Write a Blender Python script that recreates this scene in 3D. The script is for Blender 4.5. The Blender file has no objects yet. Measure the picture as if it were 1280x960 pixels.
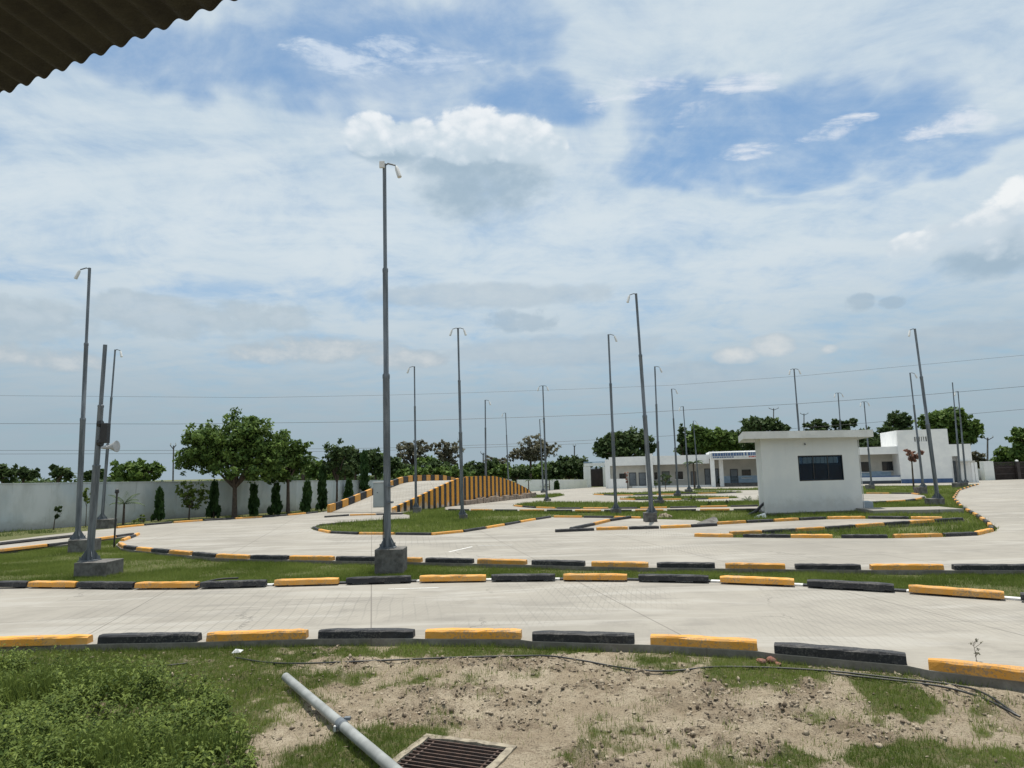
import bpy, bmesh, math, random
import numpy as np
from mathutils import Vector, Matrix
from mathutils.geometry import tessellate_polygon
R = math.radians
random.seed(7); rng = np.random.default_rng(7)
sc = bpy.context.scene
col = sc.collection

# ------------------------------------------------------------------ camera
FPX = 830.0; CAMZ = 2.3; ROLL = 0.024; PITCH = math.atan(109.3/FPX)
F = Vector((0, math.cos(PITCH), math.sin(PITCH)))
R0 = Vector((1, 0, 0)); U0 = R0.cross(F)
RT = (R0*math.cos(ROLL) - U0*math.sin(ROLL)).normalized()
UP = RT.cross(F).normalized()
CAM = Vector((0, 0, CAMZ))
cd = bpy.data.cameras.new('camera'); cam = bpy.data.objects.new('camera', cd); col.objects.link(cam)
m = Matrix((RT, UP, -F)).transposed().to_4x4(); m.translation = CAM
cam.matrix_world = m
cd.sensor_width = 36; cd.lens = FPX/1280*36; cd.clip_end = 6000; cd.clip_start = 0.05
sc.camera = cam

def ray(px, py):
    return (F*FPX + RT*(px-640) + UP*(480-py)).normalized()
def G(px, py, z=0.0):
    d = ray(px, py); return CAM + d*((z-CAMZ)/d.z)
def AT(px, py, Y):
    d = ray(px, py); return CAM + d*(Y/d.y)
def AE(px, py):
    d = ray(px, py); return math.atan2(d.x, d.y), math.asin(d.z)

# ------------------------------------------------------------------ sun, exposure
SUN_AZ, SUN_EL = R(8), R(79)          # azimuth from +Y towards +X
sd = bpy.data.lights.new('sun', 'SUN'); so = bpy.data.objects.new('sun', sd); col.objects.link(so)
sd.energy = 5.0; sd.angle = R(0.53); sd.color = (1.0, 0.94, 0.84)
sdir = Vector((math.sin(SUN_AZ)*math.cos(SUN_EL), math.cos(SUN_AZ)*math.cos(SUN_EL), math.sin(SUN_EL)))
so.rotation_euler = sdir.to_track_quat('Z', 'Y').to_euler()
sc.view_settings.view_transform = 'Standard'; sc.view_settings.look = 'None'
sc.view_settings.gamma = 1; sc.view_settings.use_curve_mapping = False
sc.view_settings.exposure = 0.0

# ------------------------------------------------------------------ node mini language
class E:
    def __init__(s, nt, v): s.nt = nt; s.v = v
    def _m(s, op, *a, clamp=False):
        n = s.nt.nodes.new('ShaderNodeMath'); n.operation = op; n.use_clamp = clamp
        for i, q in enumerate((s,)+a):
            if isinstance(q, E): s.nt.links.new(q.v, n.inputs[i])
            else: n.inputs[i].default_value = q
        return E(s.nt, n.outputs[0])
    def __add__(s, o): return s._m('ADD', o)
    def __sub__(s, o): return s._m('SUBTRACT', o)
    def __mul__(s, o): return s._m('MULTIPLY', o)
    def __truediv__(s, o): return s._m('DIVIDE', o)
    def maxi(s, o): return s._m('MAXIMUM', o)
    def mini(s, o): return s._m('MINIMUM', o)
    def clamp(s): return s._m('ADD', 0.0, clamp=True)
    def ss(s, a, b, lo=0.0, hi=1.0):
        n = s.nt.nodes.new('ShaderNodeMapRange'); n.interpolation_type = 'SMOOTHSTEP'
        s.nt.links.new(s.v, n.inputs[0]); n.inputs[1].default_value = a; n.inputs[2].default_value = b
        n.inputs[3].default_value = lo; n.inputs[4].default_value = hi
        return E(s.nt, n.outputs[0])
def comb(nt, x, y, z=0.0):
    n = nt.nodes.new('ShaderNodeCombineXYZ')
    for i, q in enumerate((x, y, z)):
        if isinstance(q, E): nt.links.new(q.v, n.inputs[i])
        else: n.inputs[i].default_value = q
    return n.outputs[0]
def noise(nt, vec, scale, detail=4, rough=.55, dist=0, dim='3D', out=0):
    n = nt.nodes.new('ShaderNodeTexNoise'); n.noise_dimensions = dim
    if vec is not None: nt.links.new(vec, n.inputs['Vector'])
    n.inputs['Scale'].default_value = scale; n.inputs['Detail'].default_value = detail
    n.inputs['Roughness'].default_value = rough; n.inputs['Distortion'].default_value = dist
    return E(nt, n.outputs[out])
def mixc(nt, f, a, b, mode='MIX'):
    n = nt.nodes.new('ShaderNodeMix'); n.data_type = 'RGBA'; n.blend_type = mode
    for i, q in ((0, f), (6, a), (7, b)):
        if isinstance(q, E): nt.links.new(q.v, n.inputs[i])
        elif isinstance(q, bpy.types.NodeSocket): nt.links.new(q, n.inputs[i])
        elif i == 0: n.inputs[0].default_value = q
        else: n.inputs[i].default_value = (*q, 1)
    return n.outputs[2]

# ------------------------------------------------------------------ world: Nishita sky with cloud layers
def lin(*c):
    return tuple((v/255/12.92 if v/255 < .04045 else ((v/255+.055)/1.055)**2.4) for v in c)
world = bpy.data.worlds.new('World'); sc.world = world; world.use_nodes = True
world.cycles.sampling_method = 'MANUAL'; world.cycles.sample_map_resolution = 256
wn = world.node_tree; wn.nodes.clear()
out = wn.nodes.new('ShaderNodeOutputWorld'); bg = wn.nodes.new('ShaderNodeBackground')
wn.links.new(bg.outputs[0], out.inputs[0])
WS = 0.1; bg.inputs[1].default_value = WS
sky = wn.nodes.new('ShaderNodeTexSky'); sky.sky_type = 'NISHITA'; sky.sun_disc = False
sky.sun_elevation = SUN_EL; sky.sun_rotation = SUN_AZ; sky.altitude = 200
sky.air_density = 1.0; sky.dust_density = 1.5; sky.ozone_density = 1.6
def cc(*c): return tuple(v/WS for v in lin(*c))      # display colour of a cloud -> world colour
tc = wn.nodes.new('ShaderNodeTexCoord'); sp = wn.nodes.new('ShaderNodeSeparateXYZ')
wn.links.new(tc.outputs['Generated'], sp.inputs[0])
X, Y, Z = (E(wn, sp.outputs[i]) for i in range(3))
az = X._m('ARCTAN2', Y); el = Z._m('ARCSINE')
pz = Z.maxi(0.0)+0.16
plane = comb(wn, X/pz, Y/pz, 0.0)                    # a cloud sheet overhead, seen in perspective
aev = comb(wn, az, el*1.5, 0.0)
wx = noise(wn, aev, 5.0, 3, .6)-0.5
wy = noise(wn, comb(wn, az+3.3, el*1.5+1.7, 0.0), 5.0, 3, .6)-0.5
def blob(px, py, rx, ry, warp=.0, tilt=0.0):
    a0, e0 = AE(px, py)
    a1, _ = AE(px+rx, py); _, e1 = AE(px, py-ry)
    ra, re = abs(a1-a0), abs(e1-e0)
    u = az-a0; v = el-e0
    if warp: u = u+wx*warp; v = v+wy*warp*.6
    if tilt:
        c, s = math.cos(tilt), math.sin(tilt)
        u, v = u*c+v*s, v*c-u*s
    u = u/ra; v = v/re
    return E(wn, (u*u+v*v).v)
def soft(px, py, rx, ry, warp=.0, tilt=0.0):         # 1 in the middle, 0 outside
    return blob(px, py, rx, ry, warp, tilt).ss(0.0, 1.0, 1.0, 0.0)
def union(lst, f):
    r = None
    for b in lst:
        v = f(*b); r = v if r is None else r.maxi(v)
    return r
# blue openings in the high veil
holes = union([(260, 50, 330, 75, .34, .12), (470, 60, 260, 120, .34), (610, 40, 110, 90, .3), (650, 120, 110, 50, .3), (940, 150, 190, 85, .34, -.1), (1010, 195, 170, 50, .3),
               (1090, 170, 170, 70, .3), (840, 130, 110, 60, .3), (860, 190, 120, 44, .3), (1190, 190, 150, 36, .3)], soft)
holes2 = union([(60, 345, 120, 36, .3), (330, 366, 280, 24, .3), (1040, 240, 160, 18, .3)], soft)
holes = holes.maxi(holes2*.35)
st = wn.nodes.new('ShaderNodeMapping'); wn.links.new(plane, st.inputs['Vector'])
st.inputs['Rotation'].default_value = (0, 0, R(38)); st.inputs['Scale'].default_value = (1.0, 3.0, 1.0)
streak = noise(wn, st.outputs[0], 1.2, 9, .60, 1.4)
fluff = noise(wn, plane, 3.2, 10, .66, .5)
fine_ = noise(wn, plane, 11.0, 8, .62, .6)
big = noise(wn, plane, 0.9, 3, .5)
tex = (streak-.5)*.9+(fluff-.5)*1.9+(fine_-.5)*.6
veil = (tex-holes*.90)+0.95
veil = veil.ss(-.30, 1.20)*.84+.16
thick = ((noise(wn, plane, 1.5, 8, .6, .8)-.5)*1.6+(streak-.5)*1.0+(fluff-.5)*.9+.60).ss(-.1, 1.0)
hor = el.ss(0.0, 0.36)
veil_col = mixc(wn, hor, cc(168, 184, 194), cc(219, 229, 234))
veil_lo = mixc(wn, hor, cc(158, 177, 190), cc(198, 215, 226))
veil_c = mixc(wn, thick, veil_lo, veil_col)
tint = mixc(wn, 1.0, sky.outputs[0], (0.80, 1.17, 1.32), 'MULTIPLY')
c = mixc(wn, veil*.93, tint, veil_c)
c = mixc(wn, el.ss(0.02, 0.20, .65, 0.0), c, cc(158, 175, 187))
cn = noise(wn, aev, 9.0, 10, .62, .25)-0.5
cn2 = noise(wn, aev, 34.0, 8, .6)-0.5
def vor(scale):
    n = wn.nodes.new('ShaderNodeTexVoronoi'); n.feature = 'SMOOTH_F1'; n.inputs['Scale'].default_value = scale; n.inputs['Smoothness'].default_value = .35
    mx = wn.nodes.new('ShaderNodeVectorMath'); mx.operation = 'ADD'; nn = noise(wn, aev, 25, 4, .6, out=1)
    sc2 = wn.nodes.new('ShaderNodeVectorMath'); sc2.operation = 'SCALE'; sc2.inputs['Scale'].default_value = .02
    wn.links.new(nn.v, sc2.inputs[0]); wn.links.new(aev, mx.inputs[0]); wn.links.new(sc2.outputs[0], mx.inputs[1]); wn.links.new(mx.outputs[0], n.inputs['Vector'])
    return E(wn, n.outputs[0])
puff = (vor(28)*-1.0+.38)*1.0+(vor(62)*-1.0+.38)*.55
def cumulus(lst, c, white, shade, edge=.22, amp=2.2, op=1.0, base=None, pf=.45, span=.05):
    d = union(lst, lambda *b: E(wn, (blob(*b)*-1.0+1.25).v))
    d = d+(cn*amp+puff*pf+cn2*.4)*d.ss(-.6, .4)
    dens = d.ss(0.0, edge)
    if base is not None:
        e0 = AE(base[0], base[1])[1]
        hh = el-e0+cn*.06
        dens = dens*(hh+puff*.02+cn*.08).ss(-span*.5, span*.45)
        tone = (hh/span+puff*.8+cn2*.9+cn*1.2).ss(.0, 1.2)
    else:
        tone = (d*.7+cn2*1.2).ss(.1, 1.2)
    colr = mixc(wn, tone, shade, white)
    return mixc(wn, dens*op, c, colr)
# low, faint banks towards the horizon
c = cumulus([(40, 400, 110, 34), (150, 385, 60, 24), (230, 400, 120, 26), (330, 395, 80, 20)], c, cc(190, 203, 212), cc(172, 189, 201), .9, 4.5, .75)
c = cumulus([(60, 447, 95, 17), (330, 442, 60, 14), (410, 436, 100, 18), (500, 450, 60, 14)], c, cc(207, 212, 214), cc(174, 188, 198), .9, 4.5, .8)
c = cumulus([(1180, 425, 120, 22), (700, 440, 160, 22), (880, 470, 100, 20), (620, 370, 160, 18)], c, cc(182, 195, 204), cc(165, 182, 196), .8, 2.2, .45)
# grey undersides
def shade(c, lst, colr, op, am=.35):
    d = union(lst, soft)
    return mixc(wn, (d+(cn*am*5+cn2*am*3+puff*am*.3)*d.ss(0, .35)).ss(.0, 1.1)*op, c, colr)
c = shade(c, [(603, 235, 110, 62, .10), (575, 205, 90, 34, .06), (490, 190, 60, 24, .06), (1235, 322, 120, 38, .06), (1285, 305, 70, 50, .06)], cc(162, 184, 201), .95, .3)
c = shade(c, [(1076, 379, 22, 14, .05), (1112, 379, 18, 9, .05), (650, 400, 60, 22, .14)], cc(156, 177, 194), .5, .9)
# bright cumulus heads and wisps
c = cumulus([(470, 168, 40, 28), (520, 172, 40, 28), (575, 172, 40, 36), (600, 170, 40, 38), (650, 176, 44, 34), (690, 185, 20, 20)], c, cc(240, 244, 247), cc(200, 215, 226), .55, 3.2, .95, (600, 212), span=.07)
c = cumulus([(1150, 305, 44, 18), (1190, 298, 54, 30), (1235, 288, 54, 38), (1290, 272, 60, 56)], c, cc(242, 245, 246), cc(202, 215, 225), .55, 3.0, .95, (1210, 322), span=.06)
c = cumulus([(920, 445, 34, 12), (966, 432, 32, 15), (1036, 436, 14, 7)], c, cc(218, 221, 221), cc(186, 199, 208), .6, 2.6, .85)
wsp = noise(wn, st.outputs[0], 4.5, 9, .66, .8)-.5
def wisps(c, lst, colr, op):
    d = union(lst, soft)
    return mixc(wn, (d*1.3+(wsp*5.0+cn2*1.5+cn*2.0-.35)*d.ss(0, .5)-.35).ss(.0, 1.5)*op, c, colr)
c = wisps(c, [(395, 66, 60, 26, .1), (480, 62, 70, 24, .1), (540, 78, 90, 30, .1), (440, 85, 90, 22, .1)], cc(214, 226, 239), .85)
c = wisps(c, [(1030, 163, 80, 18, .08), (1165, 166, 70, 16, .08), (1215, 150, 60, 30, .08), (930, 104, 70, 22, .08), (868, 137, 50, 24, .08), (930, 188, 50, 14, .08), (780, 110, 110, 60, .2)], cc(226, 232, 240), .9)
wn.links.new(c, bg.inputs[0])

# ------------------------------------------------------------------ helpers
def tag(o, label=None, cat=None, group=None, kind=None):
    if label: o['label'] = label
    if cat: o['category'] = cat
    if group: o['group'] = group
    if kind: o['kind'] = kind
    return o
def thing(name, loc, label, cat, group=None, rz=0.0):
    o = bpy.data.objects.new(name, None); col.objects.link(o); o.location = loc; o.rotation_euler = (0, 0, rz)
    o.empty_display_size = .2
    return tag(o, label, cat, group)
class MB:
    def __init__(s): s.v = []; s.f = []; s.m = []
    def add(s, vs, fs, mi=0):
        n = len(s.v); s.v += [tuple(v) for v in vs]; s.f += [tuple(i+n for i in f) for f in fs]; s.m += [mi]*len(fs)
        return s
    def box(s, x0, x1, y0, y1, z0, z1, mi=0):
        vs = [(x, y, z) for x in (x0, x1) for y in (y0, y1) for z in (z0, z1)]
        return s.add(vs, [(0, 1, 3, 2), (4, 6, 7, 5), (0, 4, 5, 1), (2, 3, 7, 6), (0, 2, 6, 4), (1, 5, 7, 3)], mi)
    def tube(s, pts, rad, seg=8, mi=0, cap=True):
        pts = [Vector(p) for p in pts]
        if not isinstance(rad, (list, tuple)): rad = [rad]*len(pts)
        rings = []
        for i, p in enumerate(pts):
            d = (pts[min(i+1, len(pts)-1)]-pts[max(i-1, 0)])
            d = d.normalized() if d.length > 1e-9 else Vector((0, 0, 1))
            a = d.cross(Vector((0, 0, 1)) if abs(d.z) < .9 else Vector((1, 0, 0))).normalized(); b = d.cross(a)
            rings.append([p+(a*math.cos(2*math.pi*k/seg)+b*math.sin(2*math.pi*k/seg))*rad[i] for k in range(seg)])
        vs = [q for r in rings for q in r]; fs = []
        for i in range(len(pts)-1):
            for k in range(seg):
                k2 = (k+1) % seg
                fs.append((i*seg+k, i*seg+k2, (i+1)*seg+k2, (i+1)*seg+k))
        if cap:
            fs.append(tuple(range(seg))[::-1]); fs.append(tuple((len(pts)-1)*seg+k for k in range(seg)))
        return s.add(vs, fs, mi)
    def build(s, name, mats, parent=None, smooth=False, bevel=0, tr=None):
        me = bpy.data.meshes.new(name)
        vs = s.v if tr is None else [tuple(tr @ Vector(v)) for v in s.v]
        me.from_pydata(vs, [], s.f)
        if not isinstance(mats, (list, tuple)): mats = [mats]
        for mm in mats: me.materials.append(mm)
        if len(mats) > 1: me.polygons.foreach_set('material_index', s.m)
        bm = bmesh.new(); bm.from_mesh(me); bmesh.ops.recalc_face_normals(bm, faces=bm.faces)
        if bevel: bmesh.ops.bevel(bm, geom=bm.edges[:], offset=bevel, segments=2, affect='EDGES', profile=.6, clamp_overlap=True)
        bm.to_mesh(me); bm.free()
        if smooth:
            me.polygons.foreach_set('use_smooth', [True]*len(me.polygons))
            me.set_sharp_from_angle(angle=R(40))
        o = bpy.data.objects.new(name, me); col.objects.link(o)
        if parent: o.parent = parent
        return o
def npmesh(name, V, Fc, mat, parent=None, attrs=None, smooth=False):
    """fast mesh from arrays; Fc (n,3) or (n,4)"""
    me = bpy.data.meshes.new(name); k = Fc.shape[1]
    me.vertices.add(len(V)); me.vertices.foreach_set('co', V.astype(np.float32).ravel())
    me.loops.add(Fc.size); me.loops.foreach_set('vertex_index', Fc.astype(np.int32).ravel())
    me.polygons.add(len(Fc)); me.polygons.foreach_set('loop_start', np.arange(0, Fc.size, k, dtype=np.int32))
    me.polygons.foreach_set('loop_total', np.full(len(Fc), k, dtype=np.int32))
    if smooth: me.polygons.foreach_set('use_smooth', np.ones(len(Fc), dtype=bool))
    me.materials.append(mat)
    if attrs:
        for an, av in attrs.items():
            a = me.attributes.new(an, 'FLOAT', 'POINT'); a.data.foreach_set('value', av.astype(np.float32))
    me.update(calc_edges=True)
    o = bpy.data.objects.new(name, me); col.objects.link(o)
    if parent: o.parent = parent
    return o
def vnoise(x, y, seed=0):
    xi = np.floor(x).astype(np.int64); yi = np.floor(y).astype(np.int64); xf = x-xi; yf = y-yi
    def h(a, b):
        n = (a*374761393+b*668265263+seed*1274126177) & 0xffffffff
        n = ((n ^ (n >> 13))*1274126177) & 0xffffffff
        return ((n ^ (n >> 16)) & 0xffff)/65535.0
    u = xf*xf*(3-2*xf); v = yf*yf*(3-2*yf)
    return (h(xi, yi)*(1-u)+h(xi+1, yi)*u)*(1-v)+(h(xi, yi+1)*(1-u)+h(xi+1, yi+1)*u)*v
def fbm(x, y, oct=4, seed=0):
    a = 0; s = 0; w = 1.0
    for i in range(oct):
        a = a+w*vnoise(x*2**i, y*2**i, seed+i*17); s += w; w *= .5
    return a/s
def inpoly(x, y, poly):
    ins = np.zeros(len(x), bool); n = len(poly)
    for i in range(n):
        x0, y0 = poly[i][0], poly[i][1]; x1, y1 = poly[(i+1) % n][0], poly[(i+1) % n][1]
        if y0 == y1: continue
        c = ((y0 > y) != (y1 > y)) & (x < (x1-x0)*(y-y0)/(y1-y0)+x0)
        ins ^= c
    return ins

# ------------------------------------------------------------------ materials
def new_mat(name):
    m = bpy.data.materials.new(name); m.use_nodes = True; nt = m.node_tree
    return m, nt, nt.nodes['Principled BSDF']
def objvec(nt, kind='Object'):
    t = nt.nodes.new('ShaderNodeTexCoord'); return t.outputs[kind]
def worldpos(nt):
    t = nt.nodes.new('ShaderNodeNewGeometry'); return t.outputs['Position']
def bump(nt, bs, h, strength, dist=.01):
    b = nt.nodes.new('ShaderNodeBump'); b.inputs['Strength'].default_value = strength; b.inputs['Distance'].default_value = dist
    nt.links.new(h.v, b.inputs['Height']); nt.links.new(b.outputs[0], bs.inputs['Normal'])
def basic(name, colr, col2=None, rough=.6, scale=6.0, metal=0.0, bmp=0.0, bscale=60, rnd=0.0, spec=.5, lo=.35, hi=.65, wp=False):
    m, nt, bs = new_mat(name)
    v = worldpos(nt) if wp else objvec(nt)
    if col2 is None: col2 = tuple(c*.75 for c in colr)
    f = noise(nt, v, scale, 6, .6)
    c = mixc(nt, f.ss(lo, hi), colr, col2)
    if rnd:
        oi = nt.nodes.new('ShaderNodeObjectInfo'); g = E(nt, oi.outputs['Random'])*rnd+(1-rnd*.5)
        hs = nt.nodes.new('ShaderNodeHueSaturation'); nt.links.new(g.v, hs.inputs['Value']); nt.links.new(c, hs.inputs['Color']); c = hs.outputs[0]
    nt.links.new(c, bs.inputs['Base Color'])
    bs.inputs['Roughness'].default_value = rough; bs.inputs['Metallic'].default_value = metal
    bs.inputs['Specular IOR Level'].default_value = spec
    if bmp: bump(nt, bs, noise(nt, v, bscale, 5, .6), bmp, .01)
    return m
M = {}
M['plinth'] = basic('cast_concrete', (.17, .165, .155), (.085, .08, .075), .9, 5, bmp=.6, bscale=35, rnd=.2, wp=True)
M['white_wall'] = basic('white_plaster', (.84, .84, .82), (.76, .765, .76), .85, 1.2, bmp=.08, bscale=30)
M['cream_wall'] = basic('cream_plaster', (.55, .53, .48), (.46, .45, .41), .85, 1.0, bmp=.08)  # cream plaster, a tone darker than the white one
M['grey_metal'] = basic('painted_grey_steel', (.17, .19, .21), (.12, .14, .16), .5, 2, metal=.2)
M['dark_glass'] = basic('dark_glass', (.012, .016, .02), (.012, .016, .02), .08, 1)
M['black'] = basic('black_plastic', (.012, .012, .013), (.02, .02, .02), .45, 8)
M['white_plastic'] = basic('white_plastic', (.65, .66, .66), (.55, .56, .56), .4, 4)
M['horn'] = basic('dull_grey_horn', (.38, .39, .40), (.30, .31, .32), .5, 4)
M['box_grey'] = basic('grey_enamel_box', (.36, .40, .41), (.30, .34, .35), .45, 2)
M['blue_band'] = basic('blue_paint', (.05, .10, .22), (.08, .14, .27), .6, 3)
M['sky_band'] = basic('pale_blue_paint', (.38, .50, .62), (.30, .42, .54), .7, 3)
M['red_paint'] = basic('red_paint', (.5, .09, .08), (.4, .08, .07), .6, 3)
M['gate_metal'] = basic('dark_gate_steel', (.035, .028, .028), (.055, .04, .038), .6, 2)
M['bark'] = basic('bark', (.10, .075, .055), (.05, .038, .03), .95, 9, bmp=.8, bscale=25)
M['stone'] = basic('rubble_stone', (.36, .28, .22), (.20, .16, .13), .9, 2.5, bmp=1.0, bscale=9)
M['pipe'] = basic('grey_pvc', (.31, .325, .32), (.22, .23, .225), .45, 5)
M['rust'] = basic('rusted_steel', (.10, .06, .045), (.05, .035, .03), .8, 14, bmp=.4)
M['frame_conc'] = basic('dusty_cast_frame', (.33, .29, .22), (.17, .145, .11), .95, 9, bmp=1.0, bscale=40)
M['brick'] = basic('broken_brick', (.26, .11, .08), (.16, .09, .07), .95, 12, bmp=.8)
M['void'] = basic('shade_black', (.012, .01, .008), (.01, .008, .006), .9, 3)  # near-black colour stands in for deep shade inside hollows
M['wire'] = basic('wire', (.05, .055, .06), (.05, .055, .06), .6, 3)
M['litter'] = basic('white_litter', (.6, .62, .62), (.5, .5, .5), .6, 9)

def paint_mat(name, colr, worn, dust):
    m, nt, bs = new_mat(name); v = worldpos(nt)
    f = noise(nt, v, 4.0, 9, .7).ss(.42, .66)
    chips = (noise(nt, v, 30.0, 6, .7)+noise(nt, v, 3.0, 3)*.5).ss(.78, .86)
    c = mixc(nt, f*.65, colr, worn)
    c = mixc(nt, chips*.75, c, dust)
    c = mixc(nt, noise(nt, v, 9.0, 8, .75).ss(.54, .72)*.45, c, dust)
    oi = nt.nodes.new('ShaderNodeObjectInfo'); g = E(nt, oi.outputs['Random'])*.3+.82
    hs = nt.nodes.new('ShaderNodeHueSaturation'); nt.links.new(g.v, hs.inputs['Value']); nt.links.new(c, hs.inputs['Color'])
    nt.links.new(hs.outputs[0], bs.inputs['Base Color']); bs.inputs['Roughness'].default_value = .62
    bump(nt, bs, noise(nt, v, 45, 6, .7), .5, .01)
    return m
M['yellow'] = paint_mat('yellow_paint', (.66, .30, .038), (.56, .34, .13), (.27, .20, .13))
M['blackp'] = paint_mat('black_paint', (.011, .012, .016), (.030, .030, .033), (.085, .08, .075))
M['whitep'] = paint_mat('white_paint', (.70, .70, .68), (.55, .54, .52), (.3, .28, .26))

# galvanised poles
def galv():
    m, nt, bs = new_mat('galvanised_steel'); v = worldpos(nt)
    mp = nt.nodes.new('ShaderNodeMapping'); nt.links.new(v, mp.inputs[0]); mp.inputs['Scale'].default_value = (12, 12, 1.2)
    f = noise(nt, mp.outputs[0], 1.0, 6, .65)
    c = mixc(nt, f.ss(.35, .68), (.085, .10, .115), (.18, .20, .22))
    nt.links.new(c, bs.inputs['Base Color']); bs.inputs['Metallic'].default_value = .35; bs.inputs['Roughness'].default_value = .5
    return m
M['galv'] = galv()

# concrete track
def track_mat():
    m, nt, bs = new_mat('brushed_concrete'); v = worldpos(nt)
    big = noise(nt, v, .16, 5, .6); med = noise(nt, v, .9, 7, .65); fine = noise(nt, v, 22, 6, .7)
    mp = nt.nodes.new('ShaderNodeMapping'); nt.links.new(v, mp.inputs[0]); mp.inputs['Scale'].default_value = (.5, 2.6, 1)
    smear = noise(nt, mp.outputs[0], .8, 6, .65, .8)
    c = mixc(nt, big.ss(.35, .65), (.325, .305, .268), (.272, .256, .226))
    c = mixc(nt, med.ss(.42, .72)*.45, c, (.215, .20, .178))
    c = mixc(nt, smear.ss(.52, .70)*.55, c, (.185, .175, .16))
    c = mixc(nt, fine.ss(.55, .75)*.35, c, (.22, .21, .19))
    c = mixc(nt, noise(nt, v, 130, 3, .7).ss(.55, .8)*.4, c, (.16, .155, .145))
    c = mixc(nt, noise(nt, mp.outputs[0], .35, 7, .6, 1.2).ss(.50, .62)*.45, c, (.40, .385, .355))
    stain = (noise(nt, v, .55, 8, .7, .5)-noise(nt, v, .12, 2)*.25).ss(.42, .56)
    c = mixc(nt, stain*.30, c, (.14, .13, .115))
    sz = nt.nodes.new('ShaderNodeSeparateXYZ'); nt.links.new(v, sz.inputs[0])
    edge_ = E(nt, sz.outputs[2]).ss(-.012, -.002, 1, 0)
    c = mixc(nt, edge_*(noise(nt, v, 3.0, 8, .75).ss(.35, .6)*.5+.35), c, (.12, .11, .09))
    # tining grooves across the lane, and curving scuff lines
    def wave(rot, scale, dist, dsc, lo, hi, stretch=(1, 1, 1)):
        q = nt.nodes.new('ShaderNodeMapping'); nt.links.new(v, q.inputs[0]); q.inputs['Rotation'].default_value = (0, 0, rot); q.inputs['Scale'].default_value = stretch
        w = nt.nodes.new('ShaderNodeTexWave'); w.inputs['Scale'].default_value = scale; w.inputs['Distortion'].default_value = dist
        w.inputs['Detail'].default_value = 3; w.inputs['Detail Scale'].default_value = dsc
        nt.links.new(q.outputs[0], w.inputs[0]); return E(nt, w.outputs[1]).ss(lo, hi)
    patch = noise(nt, v, .22, 3, .5).ss(.42, .58)
    w1 = wave(R(-8), 1.5, 3.0, .25, .93, .999); w2 = wave(R(12), 3.6, 2.5, .2, .80, .99)
    c = mixc(nt, w1*patch*.34, c, (.15, .145, .135))
    c = mixc(nt, w2*patch*.28, c, (.18, .175, .16))
    brush = wave(R(90), 5.0, .8, 2.0, .3, .95)
    c = mixc(nt, brush*.16, c, (.15, .145, .14))
    # panel joints
    br = nt.nodes.new('ShaderNodeTexBrick'); br.offset = 0.0
    q = nt.nodes.new('ShaderNodeMapping'); nt.links.new(v, q.inputs[0]); q.inputs['Rotation'].default_value = (0, 0, R(-12)); nt.links.new(q.outputs[0], br.inputs[0])
    br.inputs['Scale'].default_value = 1; br.inputs['Mortar Size'].default_value = .012; br.inputs['Brick Width'].default_value = 4.2; br.inputs['Row Height'].default_value = 13
    c = mixc(nt, E(nt, br.outputs['Fac'])*.6, c, (.11, .10, .09))
    # irregular cracks
    vo = nt.nodes.new('ShaderNodeTexVoronoi'); vo.feature = 'DISTANCE_TO_EDGE'; vo.inputs['Scale'].default_value = .16
    wv = nt.nodes.new('ShaderNodeVectorMath'); wv.operation = 'ADD'; nn = noise(nt, v, 1.1, 6, .7, out=1)
    nt.links.new(v, wv.inputs[0]); nt.links.new(nn.v, wv.inputs[1]); nt.links.new(wv.outputs[0], vo.inputs[0])
    cr = E(nt, vo.outputs[0]).ss(0, .004, 1, 0)*noise(nt, v, .35, 2).ss(.5, .6)
    c = mixc(nt, cr*.55, c, (.08, .075, .07))
    nt.links.new(c, bs.inputs['Base Color']); bs.inputs['Roughness'].default_value = .93; bs.inputs['Specular IOR Level'].default_value = .25
    bump(nt, bs, fine*.6+brush*.3+med*.3, .35, .006)
    return m
M['track'] = track_mat()

def wall_mat():
    m, nt, bs = new_mat('weathered_whitewash'); v = worldpos(nt)
    mp = nt.nodes.new('ShaderNodeMapping'); nt.links.new(v, mp.inputs[0]); mp.inputs['Scale'].default_value = (1, 1, .35)
    f = noise(nt, mp.outputs[0], 1.1, 8, .65).ss(.38, .68); g = noise(nt, v, .35, 5, .6).ss(.4, .6)
    c = mixc(nt, g, (.60, .62, .63), (.50, .555, .60))
    c = mixc(nt, f*.5, c, (.36, .38, .37))
    s = nt.nodes.new('ShaderNodeSeparateXYZ'); nt.links.new(v, s.inputs[0])
    splash = (E(nt, s.outputs[2])+noise(nt, v, 2.2, 6, .6)*.9).ss(.35, 1.05, 1, 0)
    c = mixc(nt, splash*.55, c, (.20, .19, .16))
    streaks = noise(nt, comb(nt, E(nt, s.outputs[0])*3.0, E(nt, s.outputs[1])*3.0, E(nt, s.outputs[2])*.25), 1.0, 6, .7).ss(.56, .74)
    c = mixc(nt, streaks*.5, c, (.22, .23, .22))
    nt.links.new(c, bs.inputs['Base Color']); bs.inputs['Roughness'].default_value = .9
    bump(nt, bs, noise(nt, v, 14, 6, .7), .5, .02)
    return m
M['compound'] = wall_mat()

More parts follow.
